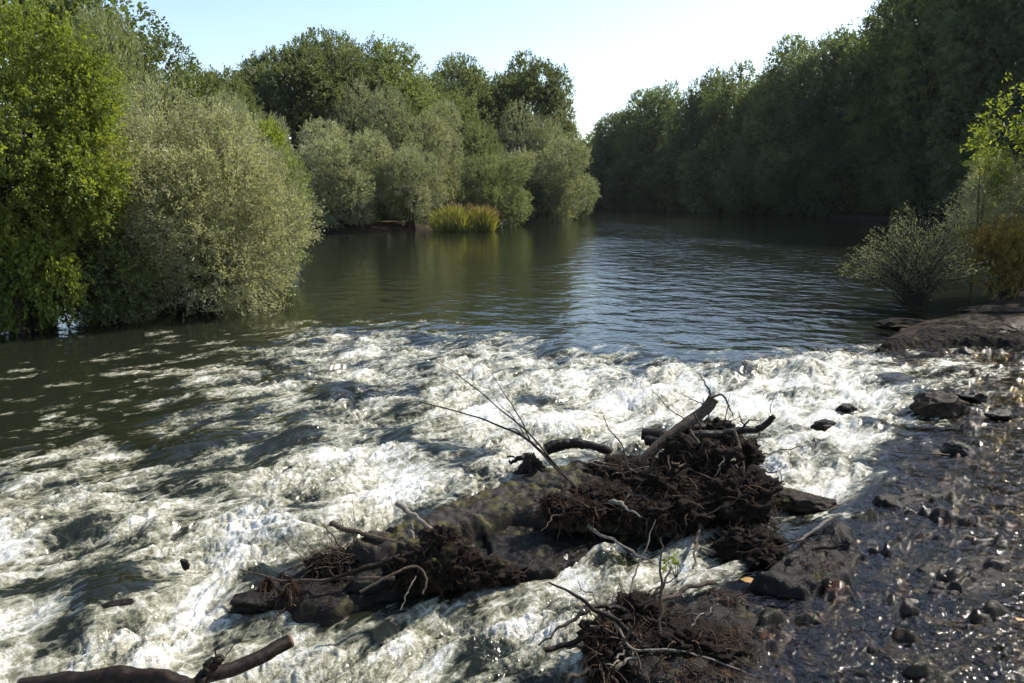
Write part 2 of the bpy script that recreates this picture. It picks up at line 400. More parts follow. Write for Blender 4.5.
bz, s = bank_z(x, y)
D, Lv, S = fields(x, y)
sb_ = shelf_bed(x, y); shelf = Lv - 0.045 + 1.9 * sb_ * (1 - sstep(0.05, 0.2, sb_) * 0.4)
g = np.where(s > 0, bz, np.minimum(bz, Lv - 0.3))
gz = g * (1 - S) + np.maximum(shelf, np.where(s > 0, bz * 0.5, -9)) * S
far = sstep(8, 60, s) ; gz = gz + far * 1.5 * n2(x * 0.02, y * 0.02, 6)
m, t, out, N, L = mat('river_ground')
geo = N('ShaderNodeNewGeometry'); P = geo.outputs['Position']
shat = N('ShaderNodeAttribute', attribute_name='shelf').outputs['Fac']
n1_ = noise(N, L, P, 3.5, 8, 0.65, 0.2); n2_ = noise(N, L, P, 16, 6, 0.7); n3_ = noise(N, L, P, 1.1, 3, 0.6)
soil = ramp(N, L, n1_, [(0.3, (0.015, 0.012, 0.008)), (0.6, (0.045, 0.034, 0.022)), (0.8, (0.06, 0.06, 0.028))])
vo = N('ShaderNodeTexVoronoi', feature='F1'); vo.inputs['Scale'].default_value = 11; L(P, vo.inputs[0])
rock = ramp(N, L, n2_, [(0.3, (0.003, 0.0025, 0.002)), (0.5, (0.012, 0.009, 0.006)), (0.66, (0.038, 0.026, 0.014)), (0.82, (0.11, 0.075, 0.04))])
hue = N('ShaderNodeSeparateColor'); L(vo.outputs['Color'], hue.inputs[0])
rock = mixc(N, L, ramp(N, L, hue.outputs[0], [(0.84, 0.0), (0.90, 0.6)]), rock, (0.07, 0.03, 0.017))
rock = mixc(N, L, ramp(N, L, n3_, [(0.5, 0.0), (0.66, 0.6)]), rock, (0.028, 0.028, 0.009))
col = mixc(N, L, shat, soil, rock)
p = N('ShaderNodeBsdfPrincipled'); L(col, p.inputs['Base Color']); p.inputs['Specular IOR Level'].default_value = 0.04
L(math_(N, L, 'MULTIPLY_ADD', shat, -0.45, 0.85), p.inputs['Roughness'])
L(math_(N, L, 'MULTIPLY', ramp(N, L, shat, [(0.7, 0.0), (0.95, 1.0)]), 0.3), p.inputs['Coat Weight']); p.inputs['Coat Roughness'].default_value = 0.12
bp = N('ShaderNodeBump'); bp.inputs['Strength'].default_value = 0.8; bp.inputs['Distance'].default_value = 0.03
hh = math_(N, L, 'ADD', n1_, math_(N, L, 'MULTIPLY', n2_, 0.6)); L(hh, bp.inputs['Height'])
L(bp.outputs[0], p.inputs['Normal']); L(bp.outputs[0], p.inputs['Coat Normal']); L(p.outputs[0], out.inputs[0])
M['ground'] = m
mb = MB(); mb.add(np.stack([x, y, gz], 1), F)
tag(mb.build('ground', m, attrs={'shelf': S}), kind='structure')
def ground_z(x, y):
    x = np.atleast_1d(np.asarray(x, float)); y = np.atleast_1d(np.asarray(y, float))
    b, s = bank_z(x, y); return float(b[0])

# ---- water
FA, FB = -0.80, -0.60          # main flow direction
BUMPS = [(at(px, py, -0.25)[:2], a, r) for px, py, a, r in [(842, 468, .11, .28), (785, 462, .09, .22), (890, 392, .07, .3), (770, 402, .07, .3), (815, 447, .06, .2), (725, 385, .08, .4), (640, 392, .07, .4),
         (870, 432, .07, .25), (800, 385, .09, .35), (450, 455, .08, .45), (520, 405, .06, .4), (385, 440, .07, .35), (90, 575, .07, .3), (290, 500, .06, .35), (60, 520, .07, .35), (250, 560, .06, .25), (470, 630, .06, .2), (600, 560, .05, .2), (560, 600, .05, .18), (520, 660, .07, .2), (170, 450, .06, .4), (330, 400, .05, .4)]]
def water_fields(x, y):
    D, Lv, S = fields(x, y)
    u = x * FA + y * FB; v = -x * FB + y * FA
    # curl the flow lines a little
    wu = 0.16 * n2(u * 0.9, v * 0.9, 31); wv = 0.16 * n2(u * 0.9 + 5, v * 0.9, 32)
    U = u + wu; V = v + wv
    r = np.hypot(x, y); fade = 1 - sstep(16, 30, r)
    E = sstep(0.08, 0.75, D) * fade
    big = n2(U * 1.0, V * 1.9, 33)
    b1 = np.abs(n2(U * 1.9 + 0.3 * big, V * 3.2, 34)); b2 = np.abs(n2(U * 4.6 + 2 * b1, V * 6.5, 35)); b3 = np.abs(n2(U * 11, V * 14 + 2 * b2, 36)); b4 = np.abs(n2(U * 25, V * 30, 37))
    b5 = np.abs(n2(U * 55 + b4, V * 62, 38))
    BO = sstep(-0.25, 0.35, n2(U * 0.75, V * 1.5, 48) + 0.5 * n2(U * 2.0, V * 3.6, 49) + 0.5 * (D - 0.5)) 
    z = Lv + E * (1 - 0.65 * S) * (0.12 * big + (0.35 + 0.65 * BO) * (0.15 * (b1 - 0.3) + 0.055 * (b2 - 0.3)) + (0.12 + 0.88 * BO) * (0.032 * (b3 - 0.3) + 0.016 * b4 + 0.007 * b5) + 0.02 * (1 - BO) * n2(U * 1.5, V * 9, 50))
    z = z + fade * 0.012 * (1 - S) * fbm2(x * 1.3, y * 2.2, 3, 39) * (0.3 + 0.7 * sstep(15, 8, r))
    fb = 0
    for c_, a_, r_ in BUMPS:
        du = (x - c_[0]) * FA + (y - c_[1]) * FB; dv = -(x - c_[0]) * FB + (y - c_[1]) * FA
        g_ = np.exp(-(du ** 2 / (1.3 * r_) ** 2 + dv ** 2 / r_ ** 2)); z = z + a_ * g_ - 0.6 * a_ * np.exp(-((du - 1.7 * r_) ** 2 + dv ** 2) / r_ ** 2)
        fb = fb - 0.42 * np.exp(-((du + 0.5 * r_) ** 2 + dv ** 2) / r_ ** 2) + 0.30 * np.exp(-((du - 1.5 * r_) ** 2 + dv ** 2) / (1.2 * r_) ** 2)
    # foam potential
    st = 1 - np.abs(n2(U * 3.2 + .5 * b2, V * 5.5 + .6 * b1, 41)); st2 = 1 - np.abs(n2(U * 8 + b1, V * 12 + b2, 42))
    med = fbm2(U * 1.4, V * 2.4, 3, 43); fine = n2(U * 12 + b3, V * 16, 44)
    Fm = D - 0.23 + 0.09 * (1 - sstep(0.15, 0.45, D)) + 0.5 * med + 0.22 * fbm2(U * 0.55, V * 1.0, 2, 47) + 0.20 * (st - 0.72) + 0.22 * (st2 - 0.72) + 0.30 * (b1 + 0.7 * b2 - 0.45) + (0.10 * fine + 0.12 * (b3 - 0.25)) * BO + 0.22 * (BO - 0.5) + fb
    Fm = np.where(D < 0.015, 0, Fm) - 0.0
    Fm = Fm * sstep(0.03, 0.14, D + 0.05 * (1 - S)) - 0.25 * S * (1 - sstep(0.08, 0.3, D))
    return z, Fm, S, D, BO
ang = np.concatenate([np.linspace(-pi, -0.72, 40)[:-1], np.linspace(-0.72, 0.72, 1150), np.linspace(0.72, pi, 40)[1:]])
rad = np.concatenate([[0.02, 0.8, 1.8, 2.6], np.geomspace(3.2, 17, 720), np.geomspace(17.1, 420, 190)])
x, y, F = polar(ang, rad)
z, Fm, S, D, BO = water_fields(x, y)
# hydraulic drops: small lips where the flow falls off the shelf
z = np.where(S > 0.02, z + S * (0.012 * fbm2(x * 6, y * 9, 3, 51) + 0.006 * n2(x * 22, y * 26, 52)), z)
m, t, out, N, L = mat('river_water')
geo = N('ShaderNodeNewGeometry'); P = geo.outputs['Position']
fo = N('ShaderNodeAttribute', attribute_name='foam').outputs['Fac']
shat = N('ShaderNodeAttribute', attribute_name='shelf').outputs['Fac']
den = N('ShaderNodeAttribute', attribute_name='churn').outputs['Fac']
rot = math.atan2(FB, FA)
f1 = noise(N, L, P, 17, 6, 0.75, 0.4, (rot, 0.6, 1.0)); f2 = noise(N, L, P, 90, 3, 0.7); fs = noise(N, L, P, 16, 5, 0.7, 0.3, (rot, 0.13, 1.0))
boil = N('ShaderNodeAttribute', attribute_name='boil').outputs['Fac']
fsum = math_(N, L, 'ADD', fo, math_(N, L, 'MULTIPLY', math_(N, L, 'SUBTRACT', f1, 0.5), math_(N, L, 'MULTIPLY_ADD', boil, 0.9, 0.35)))
fsum = math_(N, L, 'ADD', fsum, math_(N, L, 'MULTIPLY', math_(N, L, 'SUBTRACT', f2, 0.5), math_(N, L, 'MULTIPLY_ADD', boil, 0.6, 0.15)))
fsum = math_(N, L, 'ADD', fsum, math_(N, L, 'MULTIPLY', math_(N, L, 'SUBTRACT', fs, 0.5), math_(N, L, 'MULTIPLY_ADD', boil, -0.9, 1.25)))
wp = N('ShaderNodeVectorMath', operation='ADD'); L(P, wp.inputs[0])
wnz = N('ShaderNodeTexNoise'); wnz.inputs['Scale'].default_value = 5; wnz.inputs['Detail'].default_value = 3; L(P, wnz.inputs['Vector'])
wsc = N('ShaderNodeVectorMath', operation='SCALE'); wsc.inputs['Scale'].default_value = 0.28; L(wnz.outputs['Color'], wsc.inputs[0]); L(wsc.outputs[0], wp.inputs[1])
def lace(sc, w):
    v_ = N('ShaderNodeTexVoronoi', feature='DISTANCE_TO_EDGE'); v_.inputs['Scale'].default_value = sc; L(wp.outputs[0], v_.inputs['Vector'])
    return ramp(N, L, v_.outputs['Distance'], [(0.0, 1.0), (w, 0.25), (w * 2.5, 0.0)])
lc = math_(N, L, 'ADD', math_(N, L, 'MULTIPLY', lace(6, 0.09), 0.26), math_(N, L, 'MULTIPLY', lace(15, 0.12), 0.16))
lc = math_(N, L, 'MULTIPLY', lc, ramp(N, L, fo, [(0.08, 0.0), (0.3, 1.0)])); lc = math_(N, L, 'MULTIPLY', lc, math_(N, L, 'MULTIPLY_ADD', boil, -0.4, 1.1))
fsum = math_(N, L, 'ADD', fsum, lc)
white = ramp(N, L, fsum, [(0.54, 0.0), (0.64, 0.8), (0.80, 1.0)])
aer = ramp(N, L, fsum, [(0.20, 0.0), (0.60, 1.0)])
# ripples
gr = noise(N, L, P, 3.0, 3, 0.5, 0.2, (radians(-20), 0.6, 1.0)); gr0 = noise(N, L, P, 1.1, 3, 0.45, 0.3, (radians(-14), 1.0, 1.0)); gr2 = noise(N, L, P, 11, 3, 0.6, 0.3, (radians(12), 0.7, 1.0)); gr3 = noise(N, L, P, 34, 2, 0.6)
hr = math_(N, L, 'ADD', math_(N, L, 'MULTIPLY', gr, 0.028), math_(N, L, 'MULTIPLY', gr2, 0.004)); hr = math_(N, L, 'ADD', hr, math_(N, L, 'MULTIPLY', gr0, 0.08))
hr = math_(N, L, 'ADD', hr, math_(N, L, 'MULTIPLY', gr3, math_(N, L, 'MULTIPLY_ADD', math_(N, L, 'MAXIMUM', shat, den), 0.003, 0.0008)))
gc = ramp(N, L, noise(N, L, P, 4.5, 3, 0.6), [(0.42, 0.0), (0.56, 1.0)]); gr4 = noise(N, L, P, 30, 3, 0.6)
hr = math_(N, L, 'MULTIPLY', hr, N('ShaderNodeAttribute', attribute_name='wind').outputs['Fac'])
hr = math_(N, L, 'ADD', hr, math_(N, L, 'MULTIPLY', math_(N, L, 'MULTIPLY', gr4, gc), math_(N, L, 'MULTIPLY', shat, 0.010)))
bw = N('ShaderNodeBump'); bw.inputs['Strength'].default_value = 1.0; bw.inputs['Distance'].default_value = 1.0; L(hr, bw.inputs['Height'])
murk = mixc(N, L, aer, (0.011, 0.013, 0.008), (0.20, 0.195, 0.135))
pw = N('ShaderNodeBsdfPrincipled'); L(murk, pw.inputs['Base Color']); pw.inputs['IOR'].default_value = 1.33
pw.inputs['Roughness'].default_value = 0.06; L(bw.outputs[0], pw.inputs['Normal'])
# thin clear sheet
tp = N('ShaderNodeBsdfTransparent'); tp.inputs[0].default_value = (0.80, 0.72, 0.55, 1)
gl = N('ShaderNodeBsdfGlossy'); gl.inputs['Roughness'].default_value = 0.055; L(bw.outputs[0], gl.inputs['Normal'])
fr = N('ShaderNodeFresnel'); fr.inputs[0].default_value = 1.33; L(bw.outputs[0], fr.inputs[1])
thin = N('ShaderNodeMixShader'); L(fr.outputs[0], thin.inputs[0]); L(tp.outputs[0], thin.inputs[1]); L(gl.outputs[0], thin.inputs[2])
wat = N('ShaderNodeMixShader'); L(math_(N, L, 'MULTIPLY', ramp(N, L, shat, [(0.25, 0.0), (0.7, 1.0)]), math_(N, L, 'SUBTRACT', 1.0, math_(N, L, 'MULTIPLY', aer, 0.6))), wat.inputs[0])
L(pw.outputs[0], wat.inputs[1]); L(thin.outputs[0], wat.inputs[2])
bf = N('ShaderNodeBump'); bf.inputs['Strength'].default_value = 1.0; bf.inputs['Distance'].default_value = 0.03
L(math_(N, L, 'ADD', math_(N, L, 'MULTIPLY', f1, 1.0), math_(N, L, 'MULTIPLY', f2, 0.5)), bf.inputs['Height'])
pf = N('ShaderNodeBsdfPrincipled'); L(ramp(N, L, math_(N, L, 'MULTIPLY', fsum, 0.7), [(0.38, (0.22, 0.21, 0.15)), (0.54, (0.44, 0.43, 0.35)), (0.76, (0.80, 0.79, 0.74))]), pf.inputs['Base Color'])
pf.inputs['Roughness'].default_value = 0.35; L(bf.outputs[0], pf.inputs['Normal'])
fm = N('ShaderNodeMixShader'); L(white, fm.inputs[0]); L(wat.outputs[0], fm.inputs[1]); L(pf.outputs[0], fm.inputs[2])
L(fm.outputs[0], out.inputs[0])
M['water'] = m
wind = sstep(-7, 3, x - 0.10 * y + 2.5 * n2(x * 0.12, y * 0.09, 61)) * (0.65 + 0.5 * n2(x * 0.22, y * 0.13, 62)); wind = np.clip(0.30 + 1.2 * wind, 0.2, 1.7) * (1 - 0.45 * sstep(60, 110, y))
mb = MB(); mb.add(np.stack([x, y, z], 1), F)
tag(mb.build('water', m, attrs={'foam': Fm, 'shelf': S, 'churn': np.clip(D, 0, 1), 'boil': BO * sstep(0.0, 0.3, D), 'wind': wind}), kind='structure')

# droplets thrown up over the breaking water
rng = np.random.default_rng(77); nd = 60000
dx, dy = rng.uniform(-8, 8, nd * 4), rng.uniform(3.4, 14, nd * 4)
zz_, Fm_, S_, D_, BO_ = water_fields(dx, dy)
k = (D_ > 0.5) & (BO_ > 0.6) & (Fm_ > 0.62) & (n2(dx * 2.5, dy * 2.5, 91) > 0.05) & (np.abs(dx) < dy * 0.8 + 0.5)
dx, dy, zz_ = dx[k][:nd], dy[k][:nd], zz_[k][:nd]; n_ = len(dx)
oc = np.array([(1, 0, 0), (-1, 0, 0), (0, 1, 0), (0, -1, 0), (0, 0, 1), (0, 0, -1)], float)
of = np.array([(0, 2, 4), (2, 1, 4), (1, 3, 4), (3, 0, 4), (2, 0, 5), (1, 2, 5), (3, 1, 5), (0, 3, 5)])
rr = rng.uniform(0.002, 0.006, n_) * (0.6 + dy / 14); hh_ = rng.exponential(0.022, n_).clip(0, 0.12)
V = np.stack([dx, dy, zz_ + hh_], 1)[:, None] + oc[None] * rr[:, None, None]
m, t, out, N, L = mat('spray_droplets'); p = N('ShaderNodeBsdfPrincipled'); p.inputs['Base Color'].default_value = (0.8, 0.8, 0.78, 1); p.inputs['Roughness'].default_value = 0.3; L(p.outputs[0], out.inputs[0])
mb = MB(); mb.add(V.reshape(-1, 3), (of[None] + (np.arange(n_) * 6)[:, None, None]).reshape(-1, 3)); tag(mb.build('water_spray', m), kind='stuff')
# ------------------------------------------------------------------ foliage
def leaves(mb, P, Dr, ln, wd, rng, curl=0.35, flat=0.0):
    n = len(P)
    D_ = Dr / (np.linalg.norm(Dr, axis=1)[:, None] + 1e-9)
    R_ = rng.normal(0, 1, (n, 3)); R_[:, 2] *= (1 - flat)
    Sd = np.cross(D_, R_); Sd /= np.linalg.norm(Sd, axis=1)[:, None] + 1e-9
    Nn = np.cross(Sd, D_)
    l = (ln * rng.uniform(0.6, 1.3, n))[:, None]; w = (wd * rng.uniform(0.7, 1.2, n))[:, None]
    a = P; b = P + D_ * l * 0.45 + Sd * w * 0.5 + Nn * w * curl * 0.3; c = P + D_ * l; d = P + D_ * l * 0.45 - Sd * w * 0.5 + Nn * w * curl * 0.3
    V = np.stack([a, b, c, d], 1); F = np.arange(n * 4).reshape(n, 4)
    return V, F
def crown_mesh(seed, env, nl, lr, ns, sl, lp, ln, wd, up=0.5, gap=0.15, inner=0.25, spread=0.45, low=-0.35, flat=0.0, hang=0.0):
    """env = (rx,ry,rz) about (0,0,cz); sub-lumps over it; sprigs on the lumps; leaves on the sprigs"""
    rng = np.random.default_rng(seed); rx, ry, rz, cz = env
    lum = [(0, 0, cz, rx * 0.72, ry * 0.72, rz * 0.75)]
    k = 0
    while len(lum) < nl:
        d = rng.normal(0, 1, 3); d /= np.linalg.norm(d)
        if d[2] < low: continue
        q = rng.uniform(0.62, 0.86); r = rng.uniform(0.7, 1.25) * lr
        lum.append((d[0] * rx * q, d[1] * ry * q, cz + d[2] * rz * q, r * rx, r * ry, r * rz * rng.uniform(0.8, 1.1)))
    lum = np.array(lum)
    wgt = lum[:, 3] ** 2; wgt[0] *= 0.5; wgt /= wgt.sum()
    which = rng.choice(len(lum), ns * 2, p=wgt)
    d = rng.normal(0, 1, (ns * 2, 3)); d /= np.linalg.norm(d, axis=1)[:, None]
    rf = np.where(rng.random(ns * 2) < inner, rng.uniform(0.35, 0.85, ns * 2), rng.uniform(0.86, 1.08, ns * 2))
    c = lum[which]
    P = c[:, :3] + d * c[:, 3:] * rf[:, None]
    keep = np.ones(len(P), bool)
    for j in range(len(lum)):
        q = np.sqrt((((P - lum[j, :3]) / lum[j, 3:]) ** 2).sum(1)); keep &= ~((q < 0.6) & (which != j))
    gn = n3(P / (rx * 0.16) + seed, seed); keep &= gn > -1 + 2 * gap * rng.uniform(0.3, 1.4, len(P))
    keep &= P[:, 2] > 0.05
    P = P[keep][:ns]; d = d[keep][:ns]; rf = rf[keep][:ns]; n = len(P)
    out = d + 0.35 * (P - np.array([0, 0, cz])) / np.array([rx, ry, rz]); out[:, 2] += up; out += rng.normal(0, spread, (n, 3))
    out /= np.linalg.norm(out, axis=1)[:, None]
    SL = sl * rng.uniform(0.4, 1.35, n)
    t = rng.uniform(0, 1, (n, lp)) ** 0.8
    LP = P[:, None] + out[:, None] * (t * SL[:, None])[..., None]
    LP[..., 2] -= hang * (t ** 2) * SL[:, None]
    LP += rng.normal(0, ln * 0.35, LP.shape)
    LD = out[:, None] + rng.normal(0, 0.65, LP.shape)
    if hang: LD[..., 2] -= hang
    LP = LP.reshape(-1, 3); LD = LD.reshape(-1, 3)
    big = np.repeat(1 + 0.6 * (rf < 0.86), lp)
    V, F = leaves(None, LP, LD, ln * big, wd * big, rng, flat=flat)
    clt = 0.5 + 0.35 * n3(P / (rx * 0.3) + 3, seed + 3) + rng.normal(0, 0.12, n)
    tint = np.clip(np.repeat(clt, lp) + rng.normal(0, 0.13, len(LP)), 0, 1)
    return V, F, tint, lum, P, out, SL
def limbs(mb, lum, base, trunk_r, seed, fork=0.3, nmax=14, wob=0.15, sides=7, multi=False):
    rng = np.random.default_rng(seed + 77); base = np.array(base, float)
    cz = lum[0, 2]; H_ = cz
    top = np.array([rng.normal(0, .1), rng.normal(0, .1), cz])
    if not multi: tube(mb, [base, base + (top - base) * 0.5 + rng.normal(0, 0.04 * H_, 3) * [1, 1, 0], top], trunk_r, trunk_r * 0.45, sides, 10, 0.04 * H_ * 0, seed, 0.15)
    for j in range(1, min(len(lum), nmax)):
        e = lum[j, :3] + rng.normal(0, .05, 3) * lum[j, 3:]
        if multi:
            s0 = base + rng.normal(0, trunk_r * 1.5, 3) * [1, 1, 0]; mid = s0 + (e - s0) * [0.45, 0.45, 0.6] + rng.normal(0, .05 * H_, 3)
            tube(mb, [s0, mid, e], trunk_r * rng.uniform(.35, .6), trunk_r * 0.1, 5, 9, wob, seed + j)
        else:
            f = rng.uniform(fork, 0.9); s0 = base + (top - base) * f
            mid = s0 + (e - s0) * 0.5 + [0, 0, -0.1 * abs(e[2] - s0[2])]
            tube(mb, [s0, mid, e], trunk_r * (0.55 - 0.3 * f), trunk_r * 0.08, 5, 8, wob, seed + j)
def twigs(mb, P, out, SL, n, r, rng, lum=None):
    idx = rng.choice(len(P), min(n, len(P)), replace=False)
    fibres(mb, P[idx] - out[idx] * SL[idx][:, None] * 0.6, out[idx], 1.0 * SL.mean() * 1.6, r, 4, 0.0, 0.10, 5)
PROTO = {}
def make_tree(name, key, seed, env, leafm, kind, trunk_r=0.25, barkm='bark', multi=False, nmax=14, ntw=300, twr=0.012, **kw):
    """a tree at the origin, parts: crown, trunk"""
    root = thing(name, 'tree', 'tree', (0, 0, 0))
    V, F, tint, lum, P, out, SL = crown_mesh(seed, env, **kw)
    mb = MB(); mb.add(V.reshape(-1, 3), F, tint); mb.build('crown', M[leafm], root, smooth=False)
    mt = MB(); limbs(mt, lum, (0, 0, -0.3), trunk_r, seed, nmax=nmax, multi=multi)
    if ntw: twigs(mt, P, out, SL, ntw, twr, np.random.default_rng(seed))
    mt.build('trunk', M[barkm], root)
    PROTO[key] = [root, env, False]
    return root
BIG = dict(nl=26, lr=0.30, ns=4300, sl=0.6, lp=11, ln=0.19, wd=0.125, up=0.15, gap=0.20, inner=0.22)
# broadleaf prototypes about 10 wide 14 high
make_tree('broadleaf_tree', 'b0', 11, (5, 5, 5.6, 8.2), 'leaf_dark', 0, 0.32, **BIG)
make_tree('broadleaf_tree', 'b1', 12, (5, 5, 6.2, 7.6), 'leaf_mid', 0, 0.32, **{**BIG, 'nl': 20, 'lr': 0.36, 'gap': 0.28})
make_tree('broadleaf_tree', 'b2', 13, (5, 5, 5.0, 8.8), 'leaf_dark', 0, 0.32, **{**BIG, 'nl': 34, 'lr': 0.25, 'gap': 0.3})
make_tree('broadleaf_tree', 'b3', 14, (5, 5, 6.8, 7.0), 'leaf_mid', 0, 0.32, **{**BIG, 'lr': 0.32, 'low': -0.8})
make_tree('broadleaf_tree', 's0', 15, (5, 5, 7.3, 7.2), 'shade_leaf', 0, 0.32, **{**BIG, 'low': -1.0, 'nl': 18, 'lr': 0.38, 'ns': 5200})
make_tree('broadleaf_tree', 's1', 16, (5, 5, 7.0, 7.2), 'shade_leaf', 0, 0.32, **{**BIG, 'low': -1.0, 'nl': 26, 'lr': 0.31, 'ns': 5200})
WIL = dict(nl=20, lr=0.36, ns=5200, sl=0.42, lp=11, ln=0.15, wd=0.065, up=0.5, gap=0.10, inner=0.22, low=-1.0, spread=0.25)
for i, (sd_, mm) in enumerate(((21, 'willow_far'), (22, 'willow_far'), (23, 'willow_green'))):
    make_tree('willow_tree', 'w%d' % i, sd_, (4, 4, 3.7, 3.3), mm, 1, 0.18, multi=True, **{**WIL, 'nl': 16 + 5 * i, 'lr': 0.38 - 0.04 * i})
for i in (0, 1):
    make_tree('overhanging_tree', 'd%d' % i, 17 + i, (4, 4, 4.2, 3.6), 'shade_leaf', 1, 0.2, multi=True, nl=26, lr=0.34, ns=4200, sl=0.6, lp=11, ln=0.15, wd=0.09, up=0.1, gap=0.12, inner=0.25, low=-1.0, spread=0.4)
def put(key, px, Y, top, width, label, rot=None, base_z=None, group=None, deep=0.9):
    root, env, used = PROTO[key]
    if used:
        r = root.copy(); COL.objects.link(r)
        for ch in children(root):
            c = ch.copy(); COL.objects.link(c); c.parent = r
    else: r = root; PROTO[key][2] = True
    T = atY(px, top, Y); x0 = T[0]; dist = Y / CP
    gz_ = ground_z(x0, Y) if base_z is None else base_z
    gz_ = min(max(gz_, -0.15), 3)
    rx, ry, rz, cz = env
    sx = width / FPX * math.hypot(Y, CAMH) / 2 / (rx * 1.08); sz = (T[2] - gz_) / ((cz + rz * 1.10))
    r.location = (x0, Y, gz_); r.scale = (sx, sx * deep, sz); r.rotation_euler = (0, 0, rot if rot is not None else random.Random(px * 7 + Y).uniform(0, 6.28))
    r['label'] = label; r['category'] = 'tree'
    if group: r['group'] = group
    return r
GL = 'trees on the left bank'; GW = 'willows on the left bank'; GR = 'trees on the shaded right bank'
put('b1', -5, 33, -70, 250, 'tall leafy green tree behind the bright green tree at the left edge', group=GL)
put('b3', 150, 34, 28, 150, 'green tree whose rounded top rises behind the big grey willow, left of its peak', group=GL)
put('b0', 208, 37, 62, 110, 'green tree peeking over the right shoulder of the big grey willow', group=GL)
put('b2', 243, 62, 66, 60, 'small dark tree far back in the notch between near willows and tall mid bank trees', group=GL)
put('b2', 292, 63, 40, 138, 'dark green wide tree first of the tall row on the mid left bank', group=GL)
put('b0', 347, 66, 24, 108, 'tallest open crowned tree standing out above the mid left bank', group=GL)
put('b1', 392, 68, 48, 112, 'lighter green tree right of the tallest one on the mid left bank', group=GL)
put('b3', 432, 74, 70, 92, 'lower green tree in the dip between the two tall groups of the left bank', group=GL)
put('b0', 470, 84, 54, 112, 'dark round tree topping the second tall group on the left bank', group=GL)
put('b2', 530, 86, 57, 104, 'ragged tree at the right end of the left bank skyline beside the sky gap', group=GL)
put('b3', 300, 70, 80, 150, 'green tree filling in behind the first grey waterside willow', group=GL)
put('b1', 400, 78, 85, 120, 'green tree low behind the mid bank willows', group=GL)
put('b3', 560, 92, 100, 50, 'small green tree behind the last willow at the sky gap', group=GL)
put('w0', 336, 55, 113, 112, 'broad grey willow dome at the waterline just beyond the near bushes', group=GW)
put('w1', 409, 57, 148, 74, 'low grey willow dome between the broad waterside willow and the reeds', group=GW)
put('w1', 374, 62, 86, 100, 'grey green willow rising behind the two waterside willow domes', group=GW)
put('w0', 426, 66, 94, 84, 'upright grey willow behind and above the reeds', group=GW)
put('w2', 494, 63, 152, 80, 'greener small willow right behind the yellow reeds', group=GW)
put('w0', 549, 74, 136, 92, 'last rounded willow on the point where the left bank ends', group=GW)
put('w1', 522, 80, 104, 84, 'tall olive willow behind the last rounded willow', group=GW)
put('w2', 474, 72, 120, 84, 'olive willow behind the greener small willow', group=GW)
put('w2', 455, 78, 98, 70, 'hazy grey willow top under the dark round tree', group=GW)
put('w2', 95, 25, 2, 130, 'grey willow top rising above the bright green tree at the left', group=GW)
put('w0', 250, 30, 86, 84, 'grey willow crown behind the right side of the big near willow', group=GW)

rb = [(578, 140, 152, 46), (604, 135, 126, 52), (626, 128, 102, 58), (648, 124, 94, 56), (672, 120, 80, 56), (694, 116, 84, 54), (716, 112, 66, 60), (742, 107, 58, 66),
      (768, 103, 66, 64), (794, 99, 44, 74), (824, 95, 34, 80), (856, 91, 16, 86), (892, 86, 2, 96), (930, 80, -30, 110), (972, 74, -75, 125), (1022, 68, -130, 140), (1090, 62, -190, 170)]

words = ['round', 'feathery', 'bushy', 'upright', 'broad', 'ragged']
nth = ['first', 'second', 'third', 'fourth', 'fifth', 'sixth', 'seventh', 'eighth', 'ninth', 'tenth', 'eleventh', 'twelfth', 'thirteenth', 'fourteenth', 'fifteenth', 'sixteenth', 'last']
for i, (px, Y, tp_, w_) in enumerate(rb):
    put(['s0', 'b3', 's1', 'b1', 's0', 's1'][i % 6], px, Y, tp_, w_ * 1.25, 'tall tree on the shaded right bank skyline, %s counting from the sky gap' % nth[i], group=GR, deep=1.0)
rf_ = [(600, 128, 160, 60), (640, 120, 150, 64), (682, 114, 140, 70), (722, 106, 138, 74), (766, 99, 128, 80), (812, 92, 122, 88), (862, 86, 112, 96), (915, 79, 104, 106), (970, 72, 96, 116), (1030, 64, 86, 130)]
for i, (px, Y, tp_, w_) in enumerate(rf_):
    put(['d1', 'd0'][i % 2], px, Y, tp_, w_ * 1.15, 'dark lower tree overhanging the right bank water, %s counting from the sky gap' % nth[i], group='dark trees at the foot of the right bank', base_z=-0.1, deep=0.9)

for i in range(15):
    px = 592 + i * 31; Y = 128 - i * 4.1
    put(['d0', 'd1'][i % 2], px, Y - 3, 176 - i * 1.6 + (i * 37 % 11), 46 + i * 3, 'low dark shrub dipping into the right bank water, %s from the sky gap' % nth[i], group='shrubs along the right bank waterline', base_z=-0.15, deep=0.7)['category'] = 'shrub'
for i, (px, Y, tp_, w_) in enumerate([(318, 58, 185, 60), (372, 58, 180, 60), (425, 60, 178, 60), (470, 64, 178, 60), (525, 70, 172, 60), (570, 80, 172, 50)]):
    put(['d1', 'd0'][i % 2], px, Y + 3, tp_, w_, 'dark undergrowth shrub in the shade behind the left bank willows, %s from the left' % nth[i], group='undergrowth behind the left bank willows', base_z=0)['category'] = 'shrub'
for i, (px, Y, tp_, w_) in enumerate([(1180, 56, -240, 190), (1290, 50, -270, 220), (1430, 45, -290, 260)]):
    put(['s0', 's1'][i % 2], px, Y, tp_, w_ * 1.25, 'tall tree beyond the right edge of the view, %s outward from the last visible one' % nth[i], group=GR, deep=1.0)
def big_plant(name, label, cat, key, seed, px, Y, top, width, leafm, env, base=None, **kw):
    make_tree(name, key, seed, env, leafm, 2, **kw); o = put(key, px, Y, top, width, label, rot=0.0, base_z=base, deep=1.0); o['category'] = cat; return o
